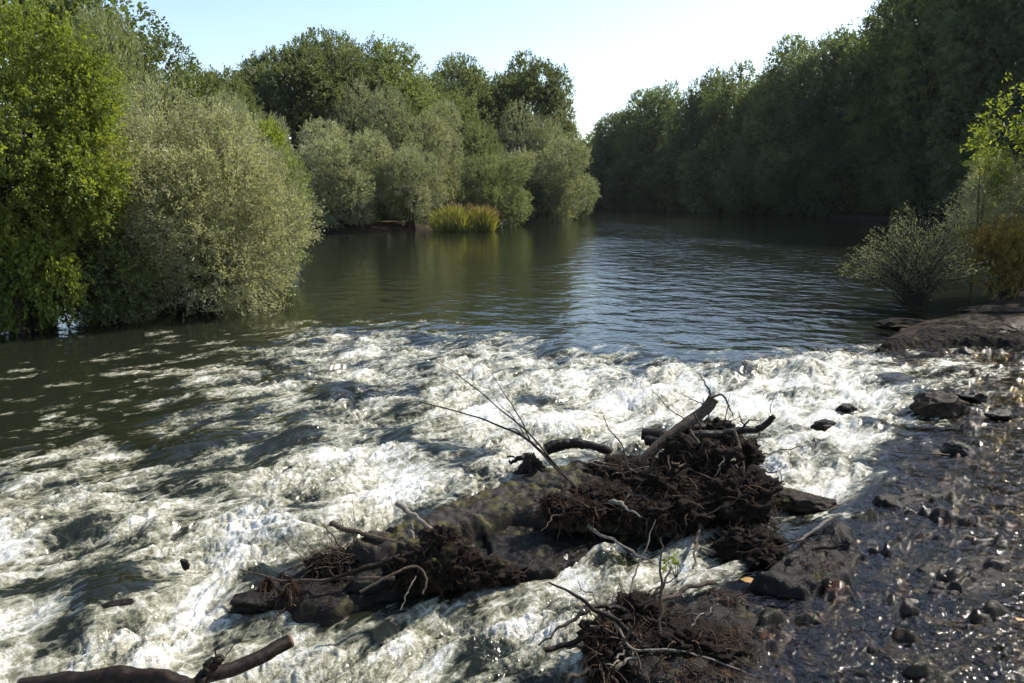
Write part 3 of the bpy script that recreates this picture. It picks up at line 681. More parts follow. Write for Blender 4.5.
big_plant('grey_willow', 'large grey olive willow dome leaning over the dark water at left', 'tree', 'nw', 31, 170, 18.9, 88, 250, 'willow', (3.0, 2.6, 2.6, 2.2), base=-0.05,
          trunk_r=0.10, multi=True, nmax=40, ntw=3000, twr=0.005, nl=44, lr=0.26, ns=11000, sl=0.42, lp=13, ln=0.085, wd=0.026, up=0.7, gap=0.12, inner=0.25, low=-0.75, spread=0.22)
big_plant('alder_tree', 'bright green leafy tree at the left edge beside the big grey willow', 'tree', 'na', 32, -28, 15.5, -40, 236, 'leaf_bright', (3.0, 2.6, 3.5, 4.8), base=0.1,
          trunk_r=0.12, nmax=40, ntw=2000, twr=0.006, nl=60, lr=0.19, ns=8500, sl=0.45, lp=12, ln=0.08, wd=0.055, up=0.25, gap=0.42, inner=0.2, low=-0.85, spread=0.5, flat=0.4)
big_plant('bright_shrub', 'low bright green shrub under the alder, reaching out in front of the grey willow', 'shrub', 'ns', 33, 100, 17.0, 226, 96, 'leaf_mid', (1.1, 1.0, 1.2, 0.95), base=0.0,
          trunk_r=0.05, multi=True, nmax=20, ntw=500, twr=0.005, nl=18, lr=0.3, ns=1700, sl=0.4, lp=10, ln=0.075, wd=0.05, up=0.2, gap=0.4, inner=0.2, low=-0.5, flat=0.4)
big_plant('waterside_shrub', 'low leafy shrub at the left waterline directly below the bright green tree', 'shrub', 'nd', 34, 14, 15.9, 205, 150, 'leaf_bright', (2.2, 1.4, 1.3, 1.2), base=0.0,
          trunk_r=0.06, multi=True, nmax=20, ntw=500, twr=0.006, nl=18, lr=0.3, ns=2600, sl=0.4, lp=10, ln=0.10, wd=0.07, up=0.2, gap=0.25, inner=0.2, low=-0.7, flat=0.3)
big_plant('yellow_green_bush', 'yellow green leafy bush between the big grey willow and the far willows', 'shrub', 'ny', 35, 262, 27, 118, 84, 'leaf_bright', (2.4, 2.0, 2.4, 2.6), base=0.3,
          trunk_r=0.07, multi=True, nmax=20, ntw=500, twr=0.008, nl=22, lr=0.3, ns=3800, sl=0.4, lp=10, ln=0.13, wd=0.08, up=0.5, gap=0.25, inner=0.2, low=-0.8)
big_plant('willow_scrub', 'pale willow scrub low behind the near willow and the yellow green bush', 'shrub', 'nh', 36, 232, 24, 140, 130, 'willow_green', (3, 2.2, 2.2, 1.9), base=0.1,
          trunk_r=0.07, multi=True, nmax=20, ntw=500, twr=0.008, nl=20, lr=0.32, ns=4500, sl=0.5, lp=11, ln=0.12, wd=0.04, up=0.7, gap=0.1, inner=0.2, low=-0.8, spread=0.25)
for o in bpy.data.objects:
    if o.name.startswith('left_hedge'): o.name = 'willow_scrub'
# right near bushes
big_plant('grey_shrub', 'grey green willow shrub at the right edge above the yellowing bush', 'shrub', 'rg', 41, 1022, 20.5, 152, 96, 'willow', (0.95, 0.9, 1.3, 1.35), base=0.35,
          trunk_r=0.03, multi=True, nmax=24, ntw=500, twr=0.003, nl=18, lr=0.34, ns=2600, sl=0.25, lp=12, ln=0.06, wd=0.016, up=0.6, gap=0.15, inner=0.2, low=-0.6, spread=0.3)
big_plant('yellowing_bush', 'yellow and brown leaved bush right of the wispy bush on the right bank', 'shrub', 'ra', 42, 1016, 19.6, 215, 112, 'autumn_leaf', (1.1, 0.8, 0.55, 0.55), base=0.3,
          trunk_r=0.025, multi=True, nmax=24, ntw=500, twr=0.003, nl=18, lr=0.32, ns=1900, sl=0.25, lp=10, ln=0.055, wd=0.026, up=0.5, gap=0.22, inner=0.2, low=-0.4, spread=0.4)
big_plant('sapling', 'small sapling with glowing yellow green leaves at the right edge over the grey shrub', 'tree', 'ry', 43, 990, 20.0, 140, 36, 'yellow_leaf', (0.36, 0.3, 0.42, 1.75), base=0.3,
          trunk_r=0.015, nmax=10, ntw=40, twr=0.003, nl=8, lr=0.4, ns=40, sl=0.16, lp=6, ln=0.07, wd=0.045, up=0.5, gap=0.3, inner=0.2, low=-0.6)
big_plant('leafy_branch_tree', 'light green tree at the right edge, only its hanging branch showing', 'tree', 'rt', 44, 1092, 20.0, 62, 190, 'leaf_bright', (1.8, 1.4, 1.1, 2.7), base=0.4,
          trunk_r=0.06, nmax=30, ntw=300, twr=0.004, nl=22, lr=0.3, ns=700, sl=0.32, lp=10, ln=0.085, wd=0.035, up=0.15, gap=0.3, inner=0.2, low=-0.5)

def wispy_bush():
    b = at(915, 306, 0.1); rng = np.random.default_rng(5)
    root = thing('wispy_willow_bush', 'wispy olive willow bush with long bare-tipped shoots on the right spit', 'shrub', b)
    ms = MB(); ml = MB()
    n = 260
    a = rng.uniform(0, 2 * pi, n); sp = rng.uniform(0.1, 1.0, n) ** 0.7
    tips = np.stack([np.cos(a) * sp * 1.95 - 0.12, np.sin(a) * sp * 1.2, 0.25 + (2.55 - 1.6 * sp ** 1.5) * rng.uniform(0.5, 1.0, n)], 1)
    for i in range(n):
        e = tips[i]; o = rng.normal(0, 0.09, 3) * [1, 1, 0]
        mid = o + (e - o) * [0.42, 0.42, 0.62]
        Q = tube(ms, [b + o, b + mid, b + e], 0.012, 0.005, 4, 12, 0.05, i, cap=False)
        lp = rng.integers(40, 80) if i % 6 else 30
        t = rng.uniform(0.25, 1.0, lp); k = np.clip((t * 11).astype(int), 0, 10); f = (t * 11 - k)[:, None]
        PP = Q[k] * (1 - f) + Q[k + 1] * f + rng.normal(0, 0.035, (lp, 3))
        dd = (Q[k + 1] - Q[k]); dd /= np.linalg.norm(dd, axis=1)[:, None]; dd = dd + rng.normal(0, 0.6, dd.shape)
        V, F = leaves(None, PP, dd, np.full(lp, 0.065), np.full(lp, 0.018), rng)
        ml.add(V.reshape(-1, 3), F, np.clip(rng.normal(0.5, .2, lp), 0, 1))
    ms.build('stems', M['bark'], root); ml.build('foliage', M['willow_far'], root, smooth=False)
wispy_bush()
def reeds(px, w, top, label, seed, Y):
    b = at(px, 231, 0.0); rng = np.random.default_rng(seed); root = thing('reed_clump', label, 'reeds', b, None)
    hgt = atY(px, top, b[1])[2]; ww = w / FPX * b[1] / 2
    ml = MB(); mt = MB(); n = 2600
    o = np.stack([rng.normal(0, 0.45, n).clip(-1, 1) * ww, rng.normal(0, 0.5, n).clip(-1, 1) * ww, np.zeros(n)], 1) + b
    d = np.stack([rng.normal(0, .34, n), rng.normal(0, .3, n), np.ones(n)], 1)
    V, F = leaves(None, o, d, hgt * 0.8 * (1 - 0.35 * (np.hypot(*(o - b)[:, :2].T) / ww) ** 2), np.full(n, 0.07), rng); ml.add(V.reshape(-1, 3), F, rng.uniform(0, 1, n))
    k = rng.choice(n, 260); k = k[(o - b)[k, 0] > 0.0]; o2 = V[k, 2] - [0, 0, 0.25]
    V, F = leaves(None, o2, d[k], np.full(len(k), 0.45), np.full(len(k), 0.14), rng); mt.add(V.reshape(-1, 3), F, rng.uniform(0, 1, len(k)))
    ml.build('blades', M['reed'], root, smooth=False); mt.build('plumes', M['reed_top'], root, smooth=False)
reeds(456, 42, 201, 'larger clump of yellow green reeds with reddish plumes in front of the far willows', 3, 55)
reeds(483, 22, 203, 'smaller clump of yellow reeds with reddish plumes, right of the larger clump', 4, 55)

# ------------------------------------------------------------------ rocks
def rock(name, label, px, py, z, r, matn='wet_rock', seed=1, sink=0.35, rotz=0.0, group=None, amp=0.35, parts=None, flat=0.0):
    c = at(px, py, z); mb = MB()
    v, f = ICO[5]; q = v * 1.5 + seed * 7.7; rg = np.random.default_rng(seed)
    pn = rg.normal(0, 1, (22, 3)); pn /= np.linalg.norm(pn, axis=1)[:, None]; ph = rg.uniform(0.66, 0.98, 22)
    vq = v + 0.10 * np.stack([n3(q * 2 + k, seed + k) for k in range(3)], 1); dt = vq @ pn.T
    d = np.minimum(np.where(dt > 0.05, ph / np.maximum(dt, 0.05), 9).min(1), 1.25)
    d = d * (1 + 0.4 * amp * fbm3(q, 3, seed)) - 0.10 * np.abs(n3(q * 2.6, seed + 3)) + 0.07 * fbm3(q * 5, 4, seed + 6, 0.6)
    v = v * d[:, None] * np.array(r)
    if rotz: v = v @ np.array([[cos(rotz), sin(rotz), 0], [-sin(rotz), cos(rotz), 0], [0, 0, 1]])
    mb.add(v + c + [0, 0, r[2] * (1 - 2 * sink)], f)
    return tag(mb.build(name, M[matn], origin=c), label, 'rock', group)
rock('boulder', 'big dark mossy boulder with brown top splitting the flow at right', 937, 414, -0.12, (0.42, 0.34, 0.25), 'brown_rock', 3, 0.25)
rock('boulder', 'low dark boulder tucked behind the right end of the big mossy boulder', 972, 400, -0.05, (0.27, 0.2, 0.12), 'wet_rock', 4, 0.3)
rock('rock', 'small black rock sticking out near the right edge, right of the big mossy boulder', 997, 417, -0.04, (0.17, 0.12, 0.07), 'wet_rock', 5, 0.3)
rock('rock', 'round black rock with wet green flank below the big mossy boulder', 958, 452, -0.08, (0.2, 0.16, 0.10), 'moss_rock', 6, 0.3)
rock('rock', 'pointed black rock slab in the white water, nearer of the pair', 822, 429, -0.2, (0.17, 0.10, 0.10), 'wet_rock', 17, 0.25, 0.4, 'black rocks in the white water')
rock('rock', 'black rock in the white water, farther of the pair', 846, 411, -0.2, (0.16, 0.10, 0.09), 'wet_rock', 8, 0.25, 0.2, 'black rocks in the white water')
rock('rock', 'rock under the white spill beside the driftwood pile', 805, 508, -0.24, (0.34, 0.22, 0.13), 'brown_rock', 10, 0.3, -0.2)
rock('rock', 'small black stone poking from the foam left of the driftwood', 186, 568, -0.42, (0.05, 0.04, 0.055), 'wet_rock', 12, 0.2)
rock('rock', 'dark rock with foam around it above the bottom left log', 112, 612, -0.44, (0.24, 0.09, 0.07), 'wet_rock', 13, 0.3, 0.45)
rock('rock', 'green stone under the glassy fall in the rapids', 840, 462, -0.24, (0.14, 0.12, 0.07), 'moss_rock', 14, 0.4)
rock('rock', 'flat dark rock ledge end under the wispy willow bush', 905, 325, 0.02, (0.85, 0.4, 0.13), 'bank_rock', 15, 0.35, 0.1)
rock('rock', 'large brown bank rock at the right edge under the yellowing bush', 1010, 318, 0.05, (1.15, 0.6, 0.26), 'bank_rock', 16, 0.4, -0.2)
rock('rock', 'long dark bank rock in front of the large brown bank rock', 960, 333, 0.03, (1.0, 0.35, 0.10), 'bank_rock', 18, 0.35, 0.1)
rock('rock', 'dark stone under the twig tangle in the foam', 262, 605, -0.45, (0.3, 0.16, 0.10), 'wet_rock', 19, 0.3, 0.3)
rock('rock', 'black stone at the foot of the mossy stump', 372, 590, -0.42, (0.26, 0.2, 0.14), 'wet_rock', 20, 0.3, 0.3)

def ledge(name, label, poly, ztop, zbot, edge, matn, seed, amp=0.06, litter=0):
    W_ = np.array([at(px, py, ztop)[:2] for px, py in poly]); c = W_.mean(0)
    lo = W_.min(0) - 0.3; hi = W_.max(0) + 0.3; st = 0.018
    nx = int((hi[0] - lo[0]) / st); ny = int((hi[1] - lo[1]) / st)
    X, Y_ = np.meshgrid(np.linspace(lo[0], hi[0], nx), np.linspace(lo[1], hi[1], ny)); X = X.ravel(); Y_ = Y_.ravel()
    s = sdist(X, Y_, W_) + 0.12 * fbm2(X * 3, Y_ * 3, 4, seed)
    prof = sstep(0.06, -edge, s)
    z = zbot + (ztop - zbot) * prof + amp * prof * (fbm2(X * 2.2, Y_ * 3.4, 5, seed + 3) * 1.3 - 0.5 * np.abs(n2(X * 4, Y_ * 7, seed + 5))) + 0.03 * prof * fbm2(X * 11, Y_ * 13, 3, seed + 7)
    i = (np.arange(ny - 1)[:, None] * nx + np.arange(nx - 1)[None]); F = np.stack([i, i + 1, i + nx + 1, i + nx], -1).reshape(-1, 4)
    keep = (s[F] < 0.15).all(1); F = F[keep]; u, inv = np.unique(F, return_inverse=True)
    mb = MB(); mb.add(np.stack([X, Y_, z], 1)[u], inv.reshape(-1, 4))
    root = thing(name, label, 'rock', (c[0], c[1], zbot)); mb.build('rock_body', M[matn], root)
    rg = np.random.default_rng(seed); pts = np.stack([X, Y_, z + 0.004], 1)[u]; up_ = np.nonzero(sstep(0, -edge * 0.7, s)[u] > 0.6)[0]
    if litter:
        wt = sstep(-0.1, 0.4, fbm2(pts[up_, 0] * 2.5, pts[up_, 1] * 2.5, 3, seed + 9)) + 0.05; k = rg.choice(up_, litter, p=wt / wt.sum()); d = rg.normal(0, 1, (litter, 3)) * [1, 1, 0.12]
        mf = MB(); fibres(mf, pts[k], d, 0.11, 0.0028, 5, 0.04, 0.25, seed); mf.build('twig_litter', M['root_fibre'], root)['kind'] = 'stuff'
    return root
ledge('rock_ledge', 'long mossy rock ledge running out from the driftwood pile', [(318, 548), (352, 528), (420, 506), (478, 482), (540, 463), (600, 452), (680, 446), (748, 452), (742, 500), (700, 522), (620, 522), (560, 520), (520, 512), (470, 524), (430, 548), (370, 556)], -0.12, -0.75, 0.22, 'moss_rock', 61, 0.075, 1800)
ledge('rock_slab', 'low wet black slab under the mossy stump and twigs', [(235, 600), (262, 572), (330, 552), (430, 556), (500, 570), (520, 582), (440, 592), (380, 604), (330, 616), (280, 612)], -0.36, -0.8, 0.2, 'wet_rock', 63, 0.07, 350)
ledge('rock_slab', 'wet slab with a still dark film of water behind the mossy stump', [(470, 530), (520, 516), (610, 516), (660, 530), (640, 552), (560, 572), (490, 572)], -0.30, -0.7, 0.12, 'wet_rock', 64, 0.025)

ledge('rock_ledge', 'sloping dark bank rock behind the rapids at the right edge', [(838, 349), (868, 336), (905, 325), (950, 312), (1000, 300), (1060, 284), (1150, 280), (1160, 330), (1080, 345), (1010, 342), (960, 341), (900, 346)], 0.16, -0.3, 0.5, 'bank_rock', 65, 0.09, 1500)
ledge('rock_ledge', 'black wet rock under the shaggy root clump, merging into the shelf', [(600, 612), (650, 590), (720, 582), (770, 592), (790, 640), (800, 700), (640, 700), (600, 660)], -0.10, -0.55, 0.16, 'wet_rock', 71, 0.08, 1500)
ledge('rock_ledge', 'black rough rock ridge under the bent bleached branch at the foot of the pile', [(742, 574), (775, 545), (812, 520), (858, 516), (872, 545), (866, 580), (820, 598), (770, 592)], -0.03, -0.4, 0.16, 'wet_rock', 72, 0.11, 300)
ledge('rock_ledge', 'low black rock rib crossing the shelf near the right edge', [(900, 562), (940, 552), (1000, 548), (1040, 556), (1030, 590), (980, 598), (925, 596)], -0.045, -0.3, 0.14, 'wet_rock', 73, 0.10, 60)
ledge('rock_ledge', 'thin black rib of rock in the shelf above the low rock rib', [(862, 498), (900, 482), (955, 476), (990, 484), (960, 498), (905, 510)], -0.045, -0.3, 0.13, 'wet_rock', 74, 0.09, 40)
ledge('rock_ledge', 'black rib of rock in the shallows at the bottom right', [(850, 640), (905, 622), (980, 628), (1010, 650), (960, 668), (890, 672)], -0.055, -0.3, 0.14, 'wet_rock', 75, 0.10, 60)
# ------------------------------------------------------------------ driftwood
def Pz(px, py, Y): return atY(px, py, Y)
def branch(name, label, pts, r0, r1, matn='wet_wood', forks=(), cat='branch', sides=8, wob=0.02, knob=0.12, seed=0, end=None, n=None, group=None, taper=1.0):
    """pts = (px, py, distance) triples turned into world points; forks = lists of the same"""
    P = np.array([Pz(*q) for q in pts]); root = None
    if forks or end:
        root = thing(name, label, cat, P[0], group)
    mb = MB(); tube(mb, P, r0, r1, sides, n or len(P) * 8, wob, seed, knob, taper=taper)
    if root is None:
        return tag(mb.build(name, M[matn], origin=P[0]), label, cat, group)
    mb.build('stem', M[matn], root)
    for k, (fp, a, b) in enumerate(forks):
        m2 = MB(); tube(m2, np.array([Pz(*q) for q in fp]), a, b, max(5, sides - 2), len(fp) * 8, wob, seed + k + 1, knob); m2.build('twig', M[matn], root)
    if end:
        m3 = MB(); d = (P[-1] - P[-2]) / np.linalg.norm(P[-1] - P[-2]); tube(m3, [P[-1] - d * 0.004, P[-1] + d * 0.012], r1 * 0.97, r1 * 0.9, 12, 3, 0, seed, 0.03); m3.build('cut_end', M[end], root)
    return root
def root_mass(name, label, lumps, nf, flen, seed, matn='root_mat', fib='root_fibre', droop=0.6, fr=0.0035, cat='root mass', side_bias=(0, -0.2, 0), nroot=0):
    rng = np.random.default_rng(seed)
    cs = [(at(px, py, z) if Y is None else atY(px, py, Y)) for (px, py, z, Y, r) in lumps]
    root = thing(name, label, cat, cs[0])
    mb = MB(); O = []; Dd = []
    for i, ((px, py, z, Y, r), c) in enumerate(zip(lumps, cs)):
        lump(mb, c, r, 5, 0.7, 2.0, seed + i, 0.45)
        k = int(nf * r[0] * r[2] / sum(q[4][0] * q[4][2] for q in lumps))
        d = rng.normal(0, 1, (k, 3)); d /= np.linalg.norm(d, axis=1)[:, None]
        O.append(c + d * np.array(r) * rng.uniform(0.7, 1.0, (k, 1))); Dd.append(d + rng.normal(0, .9, d.shape) + np.array(side_bias))
    mb.build('soil_mat', M[matn], root)
    O = np.concatenate(O); Dd = np.concatenate(Dd); mf = MB(); n_ = len(O)
    Cc = np.array(cs)[np.argmin(((O[:, None] - np.array(cs)[None]) ** 2).sum(2), 1)]; nr = O - Cc; nr /= np.linalg.norm(nr, axis=1)[:, None] + 1e-9
    Dd = Dd - 0.75 * nr * (Dd * nr).sum(1)[:, None]
    a1, a2 = int(n_ * 0.78), int(n_ * 0.96); pm = rng.permutation(n_); A_, B_, C_ = pm[:a1], pm[a1:a2], pm[a2:]
    fibres(mf, O[A_], Dd[A_], flen * 0.7, fr * 0.6, 7, droop * 0.5, 0.5, seed)
    fibres(mf, O[B_], Dd[B_] + nr[B_] * 0.6, flen, fr * 1.1, 8, droop * 0.5, 0.35, seed + 1)
    fibres(mf, O[C_], Dd[C_] + nr[C_] * 0.5, flen * 1.5, fr * 2.0, 9, droop * 0.3, 0.25, seed + 2)
    mf.build('rootlets', M[fib], root)['kind'] = 'stuff'
    for q in range(nroot):
        k = rng.integers(n_); d0 = nr[k] * 0.5 + rng.normal(0, 0.8, 3); d0[2] = abs(d0[2]) * 0.5 - 0.15; d0 /= np.linalg.norm(d0)
        ln_ = rng.uniform(0.25, 0.85); p0 = O[k] - nr[k] * 0.08; d1 = d0 + rng.normal(0, .5, 3); d1[2] -= 0.25; d1 /= np.linalg.norm(d1)
        mr = MB(); r_ = rng.uniform(0.006, 0.026); tube(mr, [p0, p0 + d0 * ln_ * .35, p0 + d0 * ln_ * .5 + d1 * ln_ * .3, p0 + d0 * ln_ * .55 + d1 * ln_ * .7], r_, r_ * 0.3, 6, 20, 0.035, seed * 7 + q, 0.3)
        mr.build('root', M[['brown_wood', 'wet_wood', 'wet_wood', 'dry_wood', 'brown_wood'][q % 5]], root)
    return root
Y0 = 8.0
root_mass('root_mass', 'dark tangled root mass forming the heart of the driftwood pile',
          [(700, 470, 0.08, None, (0.44, 0.32, 0.34)), (740, 500, 0.0, None, (0.34, 0.3, 0.30)), (690, 510, -0.08, None, (0.36, 0.28, 0.20)), (750, 545, -0.15, None, (0.26, 0.22, 0.16)), (715, 440, 0.16, None, (0.34, 0.26, 0.26)), (735, 462, 0.12, None, (0.26, 0.26, 0.28)), (770, 560, -0.15, None, (0.2, 0.2, 0.12)), (665, 490, 0, None, (0.36, 0.26, 0.2))], 3400, 0.22, 3, nroot=60)
root_mass('root_mass', 'brown fibrous root mat spread over the ledge left of the driftwood pile',
          [(640, 478, -0.04, None, (0.38, 0.28, 0.17)), (605, 498, -0.06, None, (0.36, 0.24, 0.14)), (650, 512, -0.08, None, (0.36, 0.22, 0.14)), (572, 510, -0.08, None, (0.24, 0.18, 0.12)), (620, 465, -0.06, None, (0.36, 0.2, 0.08))], 4200, 0.16, 4, nroot=18)
root_mass('stump', 'small dark root stub under the end of the bare forked branch',
          [(553, 508, -0.02, None, (0.13, 0.12, 0.15)), (588, 512, -0.05, None, (0.14, 0.12, 0.12))], 700, 0.14, 5, cat='stump')
# cone shaped stumps
def stump(name, label, px, py, z, h, r0, r1, matn, seed, lean=(0, 0), roots=6, rl=0.4, fr=300):
    b = at(px, py, z); root = thing(name, label, 'stump', b); rng = np.random.default_rng(seed)
    mb = MB(); nn = 40; sd_ = 48; t = np.linspace(0, 1, nn)[:, None]; a = np.linspace(0, 2 * pi, sd_, endpoint=False)[None]
    R = (r0 + (r1 - r0) * t ** 0.95) * (1 + 0.30 * n2(np.cos(a) * 2 + seed, np.sin(a) * 2 + t * 1.5, seed) + 0.18 * n2(np.cos(a) * 5, np.sin(a) * 5 + t * 6, seed + 2) + (0.35 * (1 - t) ** 3) * np.cos(a * 5 + seed))
    zz = t * h * (1 + 0.12 * n2(np.cos(a) * 3, np.sin(a) * 3 + 5, seed + 4) * t)
    V = np.stack([b[0] + R * np.cos(a) + lean[0] * t, b[1] + R * np.sin(a) + lean[1] * t, b[2] - 0.12 + zz], -1)
    i = np.arange(nn - 1)[:, None] * sd_; j = np.arange(sd_)[None]; F = np.stack([i + j, i + (j + 1) % sd_, i + sd_ + (j + 1) % sd_, i + sd_ + j], -1).reshape(-1, 4)
    mb.add(V, F); top = V[-1]; c = top.mean(0) - [0, 0, 0.03]; mb.add(np.vstack([top, c]), np.array([[q, (q + 1) % sd_, sd_] for q in range(sd_)]))
    mb.build('trunk', M[matn], root)
    for k in range(roots):
        an = rng.uniform(0, 2 * pi); d = np.array([cos(an), sin(an), 0]); s0 = b + d * r0 * 0.6 + [0, 0, h * 0.25]
        mr = MB(); tube(mr, [s0, s0 + d * rl * 0.5 + [0, 0, -0.05 - h * 0.12], s0 + d * rl + [rng.normal(0, .08), 0, -h * 0.3 - 0.05]], r0 * 0.2, 0.01, 7, 14, 0.03, seed + k, 0.2); mr.build('root', M[matn], root)
    if fr:
        d = rng.normal(0, 1, (fr, 3)); d[:, 2] = np.abs(d[:, 2]) * 0.3; an = rng.uniform(0, 2 * pi, fr); tt = rng.uniform(0, 1, fr) ** 1.3
        rr = r0 + (r1 - r0) * tt ** 0.7
        O = np.stack([b[0] + rr * np.cos(an) + lean[0] * tt, b[1] + rr * np.sin(an) + lean[1] * tt, b[2] - 0.1 + tt * h], 1)
        mf = MB(); fibres(mf, O, np.stack([np.cos(an), np.sin(an), np.zeros(fr) - 0.3], 1), 0.16, 0.0028, 6, 0.9, 0.4, seed); mf.build('rootlets', M['root_fibre'], root)['kind'] = 'stuff'
    return root
root_mass('mossy_stump', 'cone shaped mossy black stump in the middle of the flow with stubs sticking out',
          [(443, 545, -0.05, None, (0.20, 0.18, 0.18)), (440, 562, -0.18, None, (0.30, 0.24, 0.22)), (468, 568, -0.24, None, (0.32, 0.22, 0.15)), (415, 572, -0.28, None, (0.26, 0.2, 0.17)), (500, 574, -0.32, None, (0.24, 0.12, 0.07))], 900, 0.14, 7, matn='moss_root', cat='stump')
stump('pointed_stump', 'small dark pointed stump carrying the bare forked branch at the edge of the white water', 531, 462, -0.16, 0.22, 0.16, 0.04, 'wet_wood', 8, (0.0, 0.0), 4, 0.25, 80)
branch('mound_log', 'short dark log lying beside the pointed stump on the ledge edge', [(545, 450, 8.3), (565, 444, 8.35), (590, 445, 8.3), (612, 452, 8.2)], 0.07, 0.05, seed=4, cat='log', knob=0.3)
branch('forked_branch', 'long bare forked branch reaching out over the white water',
       [(580, 490, 7.4), (552, 463, 7.7), (528, 440, 8.0), (500, 426, 8.2), (470, 415, 8.4), (420, 402, 8.8)], 0.022, 0.006, 'wet_wood',
       [([(560, 470, 7.6), (529, 434, 8.0), (500, 408, 8.2), (468, 382, 8.5), (436, 361, 8.7)], 0.012, 0.003),
        ([(530, 440, 8.0), (518, 415, 8.2), (503, 392, 8.3), (484, 362, 8.5)], 0.010, 0.002), ([(524, 434, 8.0), (511, 414, 8.1), (500, 405, 8.2), (488, 385, 8.3)], 0.006, 0.002),
        ([(577, 488, 7.4), (556, 468, 7.6), (540, 452, 7.8)], 0.012, 0.008), ([(524, 438, 8.0), (516, 430, 8.05), (508, 427, 8.1)], 0.010, 0.004)], wob=0.012)
branch('thick_log', 'thick grey brown log slanting up to the top of the driftwood pile',
       [(640, 466, 7.6), (660, 443, 7.75), (684, 425, 7.9), (704, 411, 8.0), (713, 398, 8.05)], 0.055, 0.062, 'brown_wood',
       [([(712, 400, 8.05), (708, 388, 8.1), (704, 380, 8.1), (697, 372, 8.15)], 0.014, 0.004), ([(710, 398, 8.0), (722, 395, 8.0), (728, 405, 7.95), (733, 417, 7.9)], 0.014, 0.006),
        ([(705, 405, 8.0), (690, 398, 8.1), (678, 393, 8.2)], 0.006, 0.002)], cat='log', sides=12, wob=0.015, knob=0.18)
branch('broken_limb', 'dark limb with a broken end jutting right from the top of the pile',
       [(690, 436, 7.7), (720, 434, 7.7), (745, 430, 7.7), (760, 428, 7.7), (774, 416, 7.7)], 0.05, 0.032, 'wet_wood',
       [([(742, 428, 7.7), (752, 419, 7.7), (762, 422, 7.7)], 0.012, 0.004), ([(745, 430, 7.7), (741, 420, 7.7), (738, 413, 7.75)], 0.010, 0.004)], cat='branch', sides=10)
branch('dark_log', 'short dark log lying across behind the thick grey brown log', [(642, 434, 8.2), (672, 436, 8.1), (700, 428, 8.1), (730, 424, 8.1)], 0.07, 0.05, 'wet_wood', cat='log', sides=10, knob=0.25, seed=5)
branch('dark_log', 'dark snapped log end poking left from the pile beside the water', [(700, 450, 7.7), (675, 446, 7.9), (646, 440, 8.1)], 0.07, 0.05, 'wet_wood', cat='log', sides=10, knob=0.3, seed=6)
branch('curved_branch', 'brown curved branch sweeping down the right face of the pile', [(690, 430, 7.6), (700, 444, 7.4), (718, 455, 7.25), (738, 460, 7.2)], 0.018, 0.010, 'brown_wood', seed=7)
branch('upright_root', 'pale root running straight down the right edge of the pile', [(735, 432, 7.6), (742, 455, 7.35), (746, 485, 7.1), (752, 505, 6.9), (750, 535, 6.7)], 0.017, 0.010, 'brown_wood', seed=8)
branch('diagonal_stick', 'dark straight stick slanting down to the right at the pile edge', [(735, 465, 7.1), (750, 490, 6.9), (765, 512, 6.75), (778, 535, 6.6)], 0.018, 0.009, 'wet_wood', seed=9, wob=0.008)
branch('thin_stick', 'thin pale straight stick across the hollow of the root mass', [(670, 494, 6.9), (690, 513, 6.7), (710, 535, 6.5), (742, 561, 6.2)], 0.009, 0.004, 'dry_wood', seed=10, wob=0.006)
branch('bleached_root', 'bleached curved root in the dark hollow of the pile', [(722, 478, 7.1), (716, 492, 6.9), (722, 500, 6.8), (712, 514, 6.7), (705, 520, 6.6)], 0.010, 0.006, 'dry_wood', seed=11)
branch('bleached_root', 'pale straight rootlet rising right from the dark hollow', [(664, 506, 6.9), (690, 504, 6.9), (706, 494, 6.95), (718, 483, 7.0)], 0.008, 0.006, 'dry_wood', seed=12)
branch('bleached_root', 'short pale vertical root low on the right of the pile', [(751, 498, 6.9), (750, 510, 6.8), (752, 518, 6.7)], 0.014, 0.010, 'dry_wood', seed=13)
branch('bent_branch', 'bleached bent branch lying on the shelf at the foot of the pile', [(700, 548, 6.3), (730, 556, 6.15), (762, 565, 6.0), (780, 556, 6.1), (795, 542, 6.3), (812, 533, 6.4), (832, 518, 6.6)], 0.012, 0.016, 'dry_wood', seed=14, wob=0.03)
branch('thin_twig', 'thin straight twig below the bent branch on the dark rock', [(810, 538, 6.3), (828, 553, 6.1), (845, 568, 5.95)], 0.006, 0.004, 'dry_wood', seed=15, wob=0.004)
branch('thin_twig', 'thin twig jutting left over the water from the green flanked rock', [(957, 455, 8.3), (930, 454, 8.3), (895, 452, 8.35)], 0.010, 0.005, 'wet_wood', seed=16, wob=0.015)
rngg = random.Random(4)
ktw = ['crooked brown twig lying across the root mat left of the pile', 'thin brown twig on the front edge of the root mat', 'short twig sticking up from the ledge left of the pile', 'pale twig slanting on the root mat near the small stub',
       'dark twig crossing below the thick log', 'brown twig at the left foot of the pile']
kp = [[(600, 462, 7.9), (640, 470, 7.7), (668, 468, 7.6)], [(560, 522, 7.05), (600, 524, 7.0), (640, 523, 7.0)], [(548, 505, 7.15), (546, 490, 7.2), (547, 470, 7.3)], [(585, 505, 7.2), (598, 513, 7.1), (606, 520, 7.0)], [(650, 470, 7.5), (680, 462, 7.4), (712, 470, 7.2)], [(655, 500, 7.2), (640, 512, 7.0), (620, 530, 6.85)]]
for i, (l_, q) in enumerate(zip(ktw, kp)): branch('twig', l_, q, 0.010, 0.005, 'brown_wood' if i % 3 else 'dry_wood', seed=20 + i, wob=0.03, sides=6)
